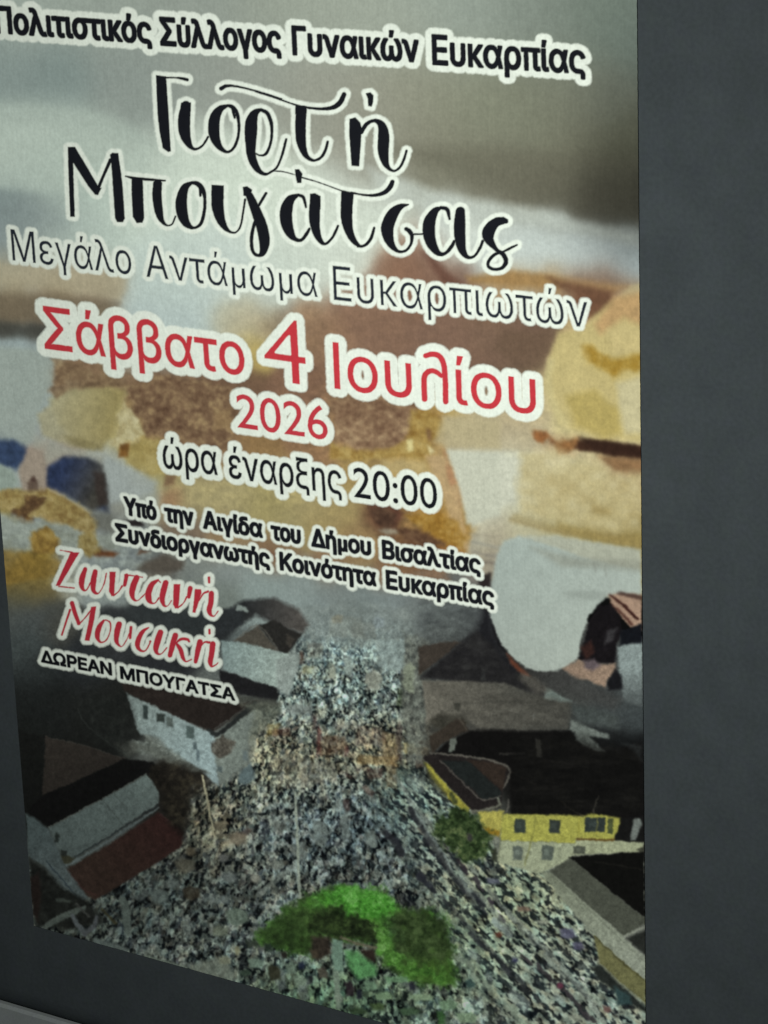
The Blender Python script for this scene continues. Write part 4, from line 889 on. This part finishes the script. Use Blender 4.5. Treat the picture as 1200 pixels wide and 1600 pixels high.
poly([(912,1032),(928,1028),(940,1040),(926,1048),(914,1042)], (104,92,98), 3, s_hand, .2)
poly([(970,985),(1004,974),(1004,1006),(985,1006),(970,1010)], (20,22,28), 1.8, s_hand, .1)
poly([(966,1010),(984,1006),(1004,1004),(1005,1070),(1004,1104),(974,1094),(968,1050)], (148,160,162), 2.5, s_hand, .04, grad=((84,90,92), (985,1045), (985,1100)))
poly([(950,1066),(962,1044),(972,1056),(974,1076),(952,1078)], (26,26,30), 2.5, None, .1)
poly([(880,1050),(900,1058),(945,1078),(974,1092),(960,1108),(900,1090),(850,1070)], (70,70,70), 6, None, .08, op=.7)
poly([(792,1020),(806,1034),(820,1046),(830,1056),(818,1054),(800,1038)], (112,66,50), 2.5, None, .15)
poly([(818,1050),(836,1056),(860,1078),(840,1084),(812,1060)], (100,96,90), 5, None, .15, op=.7)
brush([(790,1018,3),(776,996,4),(768,968,4)], (26,25,28), 1.5, op=.8)

# the whole picture is slightly soft
def blur(a):
    b = a.copy(); b[1:-1] = (a[:-2] + 2 * a[1:-1] + a[2:]) / 4
    c = b.copy(); c[:, 1:-1] = (b[:, :-2] + 2 * b[:, 1:-1] + b[:, 2:]) / 4
    return c
IMG = blur(IMG)
up = np.clip((905 - V + 0.06 * U) / 40, 0, 1)[..., None]
I2 = IMG
for _ in range(5): I2 = blur(I2)
IMG = IMG * (1 - 0.72 * up) + I2 * 0.72 * up
mott = np.clip((V - 930) / 60, 0, 1) * 0.72 + 0.28 * np.clip((V - 380) / 150, 0.35, 1)
mott[(LAB == s_cup)] = 0.12
IMG *= (1 + mott * (0.22 * fbm(WU / 6, WV / 6, 141, 3) + 0.20 * fbm(WU / 2.6, WV / 2.6, 149, 2)))[..., None]
IMG = IMG + (mott * 0.012 * fbm(WU / 5, WV / 5, 151, 3))[..., None]
IMG *= np.array([0.985, 1.0, 0.962], np.float32)
# gain on the traced colours, region by region (lower towards the lower left picture)
gw = np.full((NZ, NX), 1e-6, np.float32); ga = np.full((NZ, NX), 1e-6, np.float32)
for (x, y, r, g) in [(600,400,160,1.03),(300,350,150,1.04),(100,600,120,.97),(500,650,140,1.0),(850,620,130,1.0),(423,920,80,.94),(880,950,90,.92),(403,1040,70,.93),(763,1088,80,.83),(850,1290,90,.94),(150,1300,90,.75),(225,1325,50,.66),
                     (343,1506,100,.78),(963,1483,80,.92),(60,1080,80,.98),(620,1450,110,.86),(560,1200,90,.92),(120,1430,70,.74),(985,310,45,.62),(985,180,50,.86),(700,130,110,1.1),(600,40,90,1.05),(880,60,80,1.02),(150,60,150,.98),(560,1020,70,.96),(270,1140,55,1.06),(700,1580,90,.9),(100,880,80,.92)]:
    w = np.exp(-((U - x) ** 2 + (V - y) ** 2) / (2 * r * r)); gw += w; ga += w * g
IMG *= (ga / gw)[..., None]
IMG = np.clip(IMG, 0.035, 1)

def lin(c): return np.where(c <= 0.04045, c / 12.92, ((c + 0.055) / 1.055) ** 2.4)
# inverse of the added lamp's fall-off in the ink, so traced tones render unchanged
d2 = (X - LAMP[0]) ** 2 + (Z - LAMP[2]) ** 2 + LAMP[1] ** 2
FALL = (0.2835 * abs(LAMP[1]) / d2 ** 1.5).astype(np.float32)
INK = np.clip(lin(IMG) / FALL[..., None] / np.array([0.95, 1.0, 0.965], np.float32), 0.004, 0.86)

# ------------------------------------------------------------------ writing
HALO = np.array([0.875, 0.91, 0.81], np.float32)
BLACK = np.array([0.0105, 0.0112, 0.0150], np.float32)
RED = np.array([0.61, 0.046, 0.060], np.float32)
GREY = np.array([0.020, 0.025, 0.036], np.float32)

def glyph_outlines(body):
    """closed outlines of a word in the built-in font, as point lists"""
    cu = bpy.data.curves.new('lettering', 'FONT')
    cu.body = body
    ob = bpy.data.objects.new('lettering', cu)
    col.objects.link(ob)
    dg = bpy.context.evaluated_depsgraph_get()
    c2 = ob.evaluated_get(dg).to_curve(dg)
    t = np.linspace(0, 1, 7)[:-1, None]
    out = []
    for sp in c2.splines:
        bp = sp.bezier_points
        pts = []
        for i in range(len(bp)):
            p, q = bp[i], bp[(i + 1) % len(bp)]
            p0, p1, p2, p3 = (np.array(x[:2]) for x in (p.co, p.handle_right, q.handle_left, q.co))
            pts.append((1 - t) ** 3 * p0 + 3 * (1 - t) ** 2 * t * p1 + 3 * (1 - t) * t ** 2 * p2 + t ** 3 * p3)
        if pts: out.append(np.vstack(pts))
    ob.to_curve_clear() if hasattr(ob, 'to_curve_clear') else None
    bpy.data.objects.remove(ob); bpy.data.curves.remove(cu)
    return out
CAPH = np.vstack(glyph_outlines('H'))[:, 1].max()

def edt(mask, R):
    """distance to the nearest True, up to R"""
    h, w = mask.shape
    dcol = np.where(mask, 0, R + 1).astype(np.float32)
    for j in range(1, h): dcol[j] = np.minimum(dcol[j], dcol[j - 1] + 1)
    for j in range(h - 2, -1, -1): dcol[j] = np.minimum(dcol[j], dcol[j + 1] + 1)
    sq = dcol ** 2; out = sq.copy()
    for k in range(1, R + 1):
        out[:, k:] = np.minimum(out[:, k:], sq[:, :-k] + k * k)
        out[:, :-k] = np.minimum(out[:, :-k], sq[:, k:] + k * k)
    return np.sqrt(out)

SS = 4
def word_sdf(body, wpx, cap, stem, R):
    """signed distance raster of a word, ink width wpx, cap height cap, upright stems of about stem"""
    outl = glyph_outlines(body)
    v = np.vstack(outl)
    x0, x1 = v[:, 0].min(), v[:, 0].max()
    hs = (wpx / (x1 - x0)) / (cap / CAPH)
    wt = (stem - 0.135 * cap * (0.55 * hs + 0.45)) / 2
    sx = (wpx - 2 * wt) / (x1 - x0); sy = (cap - 2 * wt) / CAPH
    pad = R + 9
    ymin = v[:, 1].min() * sy - pad; ymax = v[:, 1].max() * sy + pad
    W = int((wpx + 2 * pad) * SS) + 2; Hh = int((ymax - ymin) * SS) + 2
    wind = np.zeros((Hh, W + 1), np.int32)
    for o in outl:
        P = np.stack([(o[:, 0] - x0) * sx + wt + pad, o[:, 1] * sy + wt - ymin], 1) * SS
        for k in range(len(P)):
            (ax, ay), (bx, by) = P[k - 1], P[k]
            sg = 1
            if ay > by: ax, ay, bx, by, sg = bx, by, ax, ay, -1
            r0, r1 = int(math.ceil(ay - .5)), int(math.ceil(by - .5))
            if r1 <= r0: continue
            rows = np.arange(r0, r1)
            xs = ax + (rows + .5 - ay) * (bx - ax) / (by - ay)
            np.add.at(wind, (rows, np.clip(np.ceil(xs - .5).astype(int), 0, W)), sg)
    mk = np.cumsum(wind, 1)[:, :W] != 0
    dist = (edt(mk, int((R + 7) * SS)) - edt(~mk, 6 * SS)) / SS - wt
    return dist, pad, ymin

def bil(a, x, y):
    h, w = a.shape
    ok = (x >= 0) & (y >= 0) & (x < w - 1) & (y < h - 1)
    xi = np.clip(np.floor(x), 0, w - 2).astype(int); yi = np.clip(np.floor(y), 0, h - 2).astype(int)
    fx = np.clip(x - xi, 0, 1); fy = np.clip(y - yi, 0, 1)
    r = (a[yi, xi] * (1 - fx) + a[yi, xi + 1] * fx) * (1 - fy) + (a[yi + 1, xi] * (1 - fx) + a[yi + 1, xi + 1] * fx) * fy
    return np.where(ok, r, 1e3)

def lay(dist_full, sl, ink, R, lab, hs=1.6, s=1.5, op=1.0):
    """print one piece of writing: white rim of radius R, then the ink"""
    ragged = 1.3 * fbm(U[sl] / 4, V[sl] / 4, 55, 2)
    ha = np.clip(0.5 - (dist_full + ragged * 1.2 - R) / (2 * hs), 0, 1)[..., None]
    ia = np.clip(0.5 - (dist_full + ragged * 0.5) / s, 0, 1)[..., None] * op
    INK[sl] = INK[sl] * (1 - ha) + HALO * ha
    LAB[sl][ha[..., 0] > .5] = lab
    return ia

def write(words, ink, R, stem, text, op=1.0, strokes=()):
    lab = part_id('lettering', text)
    todo = []
    for (body, x0, y0, x1, y1, cap) in words:
        L = math.hypot(x1 - x0, y1 - y0)
        e1 = np.array([(x1 - x0) / L, (y1 - y0) / L])
        o = np.array([x0, y0], float)
        e2 = o - V2; e2 /= np.hypot(*e2)
        # uprights lean with the place across the sheet
        dist, pad, ymin = word_sdf(body, L, cap, stem, R)
        sl = window(min(x0, x1), min(y0, y1) - cap * 1.4, max(x0, x1), max(y0, y1) + cap * .5, R + 6)
        px, py = U[sl] - o[0], V[sl] - o[1]
        det = e1[0] * e2[1] - e1[1] * e2[0]
        s = (px * e2[1] - py * e2[0]) / det; t = (e1[0] * py - e1[1] * px) / det
        d = bil(dist, (s + pad) * SS - .5, (t - ymin) * SS - .5)
        todo.append((sl, lay(d, sl, ink, R, lab, op=op)))
    if strokes:
        al = np.array([p for st in strokes for p in st])
        sl = window(al[:, 0].min(), al[:, 1].min(), al[:, 0].max(), al[:, 1].max(), R + 16)
        d = np.full(U[sl].shape, 1e3, np.float32)
        for st in strokes: d = np.minimum(d, stroke_sdf(U[sl], V[sl], st, .8))
        todo.append((sl, lay(d, sl, ink, R, lab, op=op)))
    for sl, ia in todo: INK[sl] = INK[sl] * (1 - ia) + ink * ia

def script(groups, ink, R, text, amp=1.0):
    """brush lettering; groups of (origin x, origin y, scale, strokes, polygons) in tracing units"""
    lab = part_id('lettering', text)
    ps, ss = [], []
    for ox, oy, k, strokes, polys in groups:
        for st in strokes: ss.append([(ox + x / k, oy + y / k, w / k * amp) for x, y, w in st])
        for pl in polys: ps.append([(ox + x / k, oy + y / k) for x, y in pl])
    al = np.array([p[:2] for s_ in ss for p in s_] + [p for q in ps for p in q])
    sl = window(al[:, 0].min(), al[:, 1].min(), al[:, 0].max(), al[:, 1].max(), R + 16)
    D = np.full(U[sl].shape, 1e3, np.float32)
    for kind, items in (('s', ss), ('p', ps)):
        for it in items:
            a = np.array(it)
            w = window(a[:, 0].min(), a[:, 1].min(), a[:, 0].max(), a[:, 1].max(), R + 16)
            d = stroke_sdf(U[w], V[w], it, .8) if kind == 's' else poly_sdf(U[w], V[w], it) - 0.5
            q = (slice(w[0].start - sl[0].start, w[0].stop - sl[0].start), slice(w[1].start - sl[1].start, w[1].stop - sl[1].start))
            D[q] = np.minimum(D[q], d)
    ia = lay(D, sl, ink, R, lab)
    INK[sl] = INK[sl] * (1 - ia) + ink * ia

write([('Πολιτιστικός', -6, 52.5, 240, 69.5, 43), ('Σύλλογος', 251, 71.8, 442, 84.5, 44.5), ('Γυναικών', 457.5, 86.7, 657.5, 98.5, 45.5), ('Ευκαρπίας', 676, 101.6, 917, 116.5, 46.5)],
      BLACK, 9.5, 9.8, 'bold black heading line at the top with thick white outline')

script([
 (230, 100, 5.4545,
  [[(160,115,18),(240,115,16),(300,122,24),(345,132,30)],
   [(337,352,78),(322,450,100),(322,560,98),(345,650,70),(385,712,34),(430,722,22),(480,690,20),(525,620,20)],
   [(690,352,25),(625,385,60),(582,460,90),(574,570,95),(592,650,75),(632,715,45),(690,748,25),(745,710,26),(780,620,24),(788,520,26),(770,420,35),(735,368,36),(690,352,25)],
   [(735,380,30),(752,455,22)],
   [(975,385,22),(925,415,60),(897,480,95),(890,560,105),(888,680,88),(892,770,76),(920,855,64),(965,915,42),(1015,937,26),(1060,918,20),(1110,880,20),(1150,790,22),(1175,700,24),(1190,640,22)],
   [(975,388,28),(1030,420,35),(1062,500,32),(1068,590,26),(1055,680,24),(1020,760,25),(970,778,18),(930,760,14)],
   [(637,208,36),(680,186,30),(760,188,20),(880,215,18),(1000,248,17),(1150,296,16)]],
  [[(82,95),(165,105),(185,400),(205,740),(185,748),(140,715),(110,560),(95,420)], [(296,330),(330,318),(378,328),(376,400),(285,400)]]),
 (400, 100, 4.6154,
  [[(0,195,16),(150,245,14),(280,290,14),(370,312,18),(480,322,22),(560,312,32),(612,275,38),(640,218,34)],
   [(330,345,76),(326,450,76),(330,550,70),(350,630,48),(385,678,30),(430,693,20),(475,670,22),(505,620,22),(522,560,20)],
   [(765,490,30),(795,440,30),(840,410,25),(880,412,34),(915,448,60),(925,520,80),(922,620,78),(935,700,55),(960,748,30),(1000,770,18),(1040,745,20),(1070,690,20),(1090,625,18)],
   [(130,770,9),(200,775,11),(290,798,8)], [(340,818,13),(450,850,10),(620,912,10)],
   [(690,925,14),(780,942,16),(860,945,24),(930,925,32),(972,884,36),(988,848,32)]],
  [[(290,293),(372,303),(368,360),(288,360)], [(680,395),(720,385),(755,420),(765,460),(760,560),(748,735),(695,730),(678,500)],
   [(798,210),(830,205),(850,225),(848,270),(838,305),(815,300),(812,250)], [(287,760),(315,758),(338,790),(330,855),(303,855),(290,800)]]),
 (90, 210, 4.6154,
  [[(290,405,28),(330,310,22),(385,185,26)], [(495,300,12),(560,315,22),(680,325,20),(780,332,12)],
   [(725,355,64),(722,450,66),(735,550,60),(752,612,38),(790,653,15),(830,645,13),(855,590,13)],
   [(970,347,22),(922,384,55),(898,470,78),(902,560,80),(932,638,55),(985,672,22),(1038,640,25),(1063,550,25),(1066,460,24),(1048,394,38),(1012,354,34),(970,347,22)], [(1035,384,30),(1035,440,18)]],
  [[(80,92),(115,100),(118,300),(128,592),(98,590),(85,300)], [(80,90),(130,90),(305,385),(320,385),(295,435),(275,430),(230,375),(110,190)],
   [(385,145),(400,132),(440,135),(455,230),(472,360),(488,605),(475,630),(435,628),(420,600),(405,380),(395,230)],
   [(540,315),(618,320),(622,450),(628,600),(615,635),(575,635),(548,590),(540,420)]]),
 (320, 240, 4.6154,
  [[(97,285,86),(98,380,84),(118,470,65),(150,530,40),(190,563,20),(230,565,14),(262,520,15),(280,430,15),(295,330,18)],
   [(308,262,40),(340,330,58),(385,440,74),(420,540,80),(435,635,74),(425,705,50),(400,732,27),(365,722,24),(345,680,26),(342,600,26),(358,520,24),(372,470,20)], [(395,370,22),(425,320,22),(446,285,20)],
   [(680,295,18),(622,330,60),(594,400,86),(592,480,86),(614,560,68),(652,612,35),(700,622,24),(740,575,26),(760,540,20)], [(680,297,22),(715,315,25),(735,385,16)],
   [(800,325,72),(795,450,78),(802,530,65),(828,610,44),(870,650,22),(920,610,20),(950,555,20),(965,520,18)],
   [(1028,370,84),(1028,470,80),(1046,560,60),(1082,630,42),(1130,668,20),(1175,650,20),(1200,610,20)], [(985,265,12),(1080,285,13),(1200,300,14),(1250,300,15)]],
  [[(55,225),(140,230),(140,300),(52,300)], [(280,240),(310,235),(345,260),(330,310),(285,300)], [(765,290),(800,285),(838,305),(838,400),(765,400)], [(990,265),(1078,280),(1070,380),(985,380)]]),
 (560, 240, 4.6154,
  [[(0,668,18),(50,660,22),(95,610,24),(118,535,20)],
   [(365,366,12),(310,380,40),(254,432,78),(216,520,90),(218,590,78),(242,655,50),(290,702,24),(345,698,20),(383,650,22),(390,595,28),(375,560,34),(350,542,30)], [(395,580,14),(470,578,14)],
   [(600,388,20),(557,414,50),(518,490,84),(514,580,86),(538,660,68),(582,716,40),(630,718,24),(675,670,28),(695,630,20)], [(600,388,26),(645,402,30),(662,470,18)],
   [(740,415,66),(735,500,80),(737,600,78),(752,690,58),(790,743,30),(840,738,20),(880,680,22),(900,630,22)],
   [(1068,486,36),(1015,484,56),(965,524,78),(940,575,88),(950,625,62),(1000,690,30),(1050,728,34),(1068,780,34),(1040,822,26),(985,833,24),(942,812,24),(946,770,24),(990,725,24),(1050,705,18),(1100,680,20),(1148,657,14)]],
  [[(1010,460),(1050,455),(1085,475),(1070,500),(1010,520)]]),
], BLACK, 6.6, 'large black brush script title of two linked lines', 1.05)

write([('Μεγάλο', 21, 406.5, 207.5, 428.8, 46), ('Αντάμωμα', 230, 432, 497.5, 463.8, 47.5), ('Ευκαρπιωτών', 523, 468, 920, 511.5, 50)],
      GREY, 6.8, 5.3, 'thin dark grey lettering line below the script title')
write([('Σάββατο', 71, 544.5, 385, 587, 64), ('4', 416, 592.5, 480, 601.5, 98), ('Ιου', 523.5, 607, 645.5, 622.5, 69), ('ίου', 714, 631.3, 839, 647.5, 69)],
      RED, 12.5, 10.0, 'red date line with an oversized digit and thick white outline',
      strokes=[[(666,555.5,8),(676,553,8.6),(687,556,9),(694,568,9),(696.5,590,9),(697,610,9),(697.5,627,9)], [(664.5,623,9),(663.5,600,9),(665,586,9),(672,579.5,8.6),(681,580,8),(691,587,7)]])
write([('2026', 372, 667.5, 514, 687.5, 53)], RED * np.array([.95, 1.05, 1.1], np.float32), 10.5, 7.4, 'red year below the date line')
write([('ώρα', 256, 731, 341.6, 742.5, 46), ('έναρξης', 359, 746.5, 536, 773, 46.5), ('20:00', 554, 776, 685, 795.5, 47)],
      BLACK, 8.6, 6.6, 'black opening time line with white outline')
write([('Υπό', 195, 804.3, 247, 814, 29), ('την', 258, 815.3, 305, 823, 29), ('Αιγίδα', 318, 826, 412.5, 841, 29), ('του', 424, 843.3, 472, 851, 29), ('Δήμου', 487, 854, 582, 869, 29), ('Βισαλτίας', 598, 873, 753, 897, 29.5)],
      BLACK, 5.2, 7.7, 'upper of two narrow bold black organiser lines')
write([('Συνδιοργανωτής', 181, 845.5, 424, 887.5, 28.5), ('Κοινότητα', 438, 891, 590, 917, 29), ('Ευκαρπίας', 604, 920, 774, 948, 29.5)],
      BLACK, 5.2, 7.7, 'lower of two narrow bold black organiser lines')
script([
 (60, 840, 6.667,
  [[(235,128,10),(300,140,12),(360,152,16)], [(220,505,14),(380,522,12)],
   [(495,325,38),(462,420,54),(457,500,44),(480,543,25),(510,540,13),(550,470,18)], [(598,352,46),(580,450,54),(577,530,44),(600,572,30),(640,570,12),(690,480,12),(715,370,14)],
   [(790,598,20),(840,560,13),(880,500,18)], [(925,392,38),(905,490,34)],
   [(910,385,18),(1000,395,12),(1090,410,12)], [(1030,415,54),(996,500,58),(982,580,50),(1000,638,28),(1040,653,12),(1090,610,13),(1130,570,13)]],
  [[(345,150),(430,155),(225,500),(190,495)], [(750,355),(810,355),(800,480),(795,600),(770,605),(745,560),(750,450)]]),
 (200, 860, 6.667,
  [[(320,305,20),(258,350,48),(222,430,58),(222,500,54),(250,543,25),(290,543,13),(330,490,16)], [(320,305,14),(345,330,13)], [(400,335,54),(376,420,58),(362,500,50),(382,568,28),(420,573,11),(460,520,11)],
   [(525,593,18),(580,550,13),(620,480,20)], [(655,392,46),(640,480,36)],
   [(745,520,15),(790,450,17),(840,425,22)], [(875,445,48),(870,540,50),(852,620,48),(870,668,27),(905,680,11),(945,630,11)], [(850,282,26),(852,330,23)]],
  [[(485,350),(550,350),(540,480),(530,595),(500,600),(478,560),(480,450)], [(705,400),(765,405),(770,440),(740,540),(705,645),(680,640),(695,520)]]),
 (40, 930, 6.667,
  [[(385,410,18),(420,300,20),(470,150,22)], [(490,80,40),(520,180,40),(560,290,36)], [(560,300,15),(620,240,12),(690,150,16)],
   [(820,260,22),(773,330,48),(753,410,48),(766,465,30),(800,488,15),(850,460,14),(885,380,14),(890,290,16),(850,257,15),(820,260,16)],
   [(980,300,54),(960,380,54),(952,460,44),(970,508,25),(1010,530,11),(1060,460,11),(1090,390,14)], [(1105,332,28),(1095,440,26)]],
  [[(690,120),(740,115),(720,250),(670,470),(625,465),(660,300)]]),
 (200, 930, 6.0,
  [[(200,300,11),(142,340,34),(102,420,44),(98,480,38),(130,518,20),(170,515,13),(205,460,13),(215,430,18)],
   [(310,345,48),(282,430,54),(267,500,44),(282,543,22),(320,545,11),(370,490,11)],
   [(450,375,48),(425,460,48),(400,560,38)], [(440,460,14),(500,410,25),(560,410,25),(580,430,18)], [(460,450,24),(500,510,38),(520,580,32),(550,618,15),(600,600,11)],
   [(680,435,48),(660,520,44),(640,620,32)], [(670,500,13),(720,440,15),(770,440,23)], [(800,455,48),(790,550,46),(777,620,42),(790,663,20),(830,650,11),(850,630,9)], [(770,322,21),(770,355,21)]],
  []),
], RED * np.array([.88, .8, .95], np.float32), 6.4, 'two short lines of red brush script with white outline', 1.16)
write([('ΔΩΡΕΑΝ', 65, 1034.7, 177, 1056, 20), ('ΜΠΟΥΓΑΤΣΑ', 189, 1060.5, 369, 1095.3, 20)], BLACK * .7, 5.2, 5.9, 'small black capitals below the red script')

# ------------------------------------------------------------------ the poster and its parts
poster = empty('poster', (0, 0, 0))  # poster shown on a screen, built as a matte sheet with added backing
poster['label'] = 'tall Greek festival poster with red and black lettering over pastry and village pictures'
poster['category'] = 'poster'
e = 0.0003
bx0, bx1, bz0, bz1, y0, y1 = e, PW - e, e, PH - e, -0.0004, -0.0001
mesh_obj('picture_backing', [(bx0,y0,bz0),(bx1,y0,bz0),(bx1,y0,bz1),(bx0,y0,bz1),(bx0,y1,bz0),(bx1,y1,bz0),(bx1,y1,bz1),(bx0,y1,bz1)],
         [(0,1,2,3),(7,6,5,4),(0,4,5,1),(1,5,6,2),(2,6,7,3),(3,7,4,0)], BACKING, poster)

SX = X.copy(); SZ = Z.copy()
jit = 0.0002
SX[:, 0] += jit * fbm(Z[:, 0] / .0012, Z[:, 0] * 0, 3, 2); SX[:, -1] += jit * fbm(Z[:, -1] / .0012, Z[:, -1] * 0, 4, 2)
SZ[0] += jit * fbm(X[0] / .0012, X[0] * 0, 8, 2)
COS = np.stack([SX, np.full_like(X, -0.0006), SZ], -1).reshape(-1, 3).astype(np.float32)
RGBA = np.concatenate([INK, np.ones((NZ, NX, 1), np.float32)], -1).reshape(-1, 4).astype(np.float32)
cell = LAB[:-1, :-1]
idx = (np.arange(NZ - 1)[:, None] * NX + np.arange(NX - 1)[None])
QUADS = np.stack([idx, idx + 1, idx + NX + 1, idx + NX], -1)

def sheet_piece(name, k, parent):
    q = QUADS[cell == k]
    if not len(q): return None
    used, inv = np.unique(q.ravel(), return_inverse=True)
    me = bpy.data.meshes.new(name)
    n = len(q)
    me.vertices.add(len(used)); me.vertices.foreach_set('co', COS[used].ravel())
    me.loops.add(4 * n); me.loops.foreach_set('vertex_index', inv.ravel().astype(np.int32))
    me.polygons.add(n); me.polygons.foreach_set('loop_start', np.arange(0, 4 * n, 4, dtype=np.int32))
    me.update(calc_edges=True)
    at = me.attributes.new('ink', 'FLOAT_COLOR', 'POINT')
    at.data.foreach_set('color', RGBA[used].ravel())
    me.materials.append(PRINT)
    o = bpy.data.objects.new(name, me)
    col.objects.link(o); o.parent = parent
    return o

made = {}
for k, (name, text, par) in PARTS.items():
    o = sheet_piece(name, k, made.get(par, poster))
    if o is None: continue
    if text: o['label'] = text
    made[k] = o
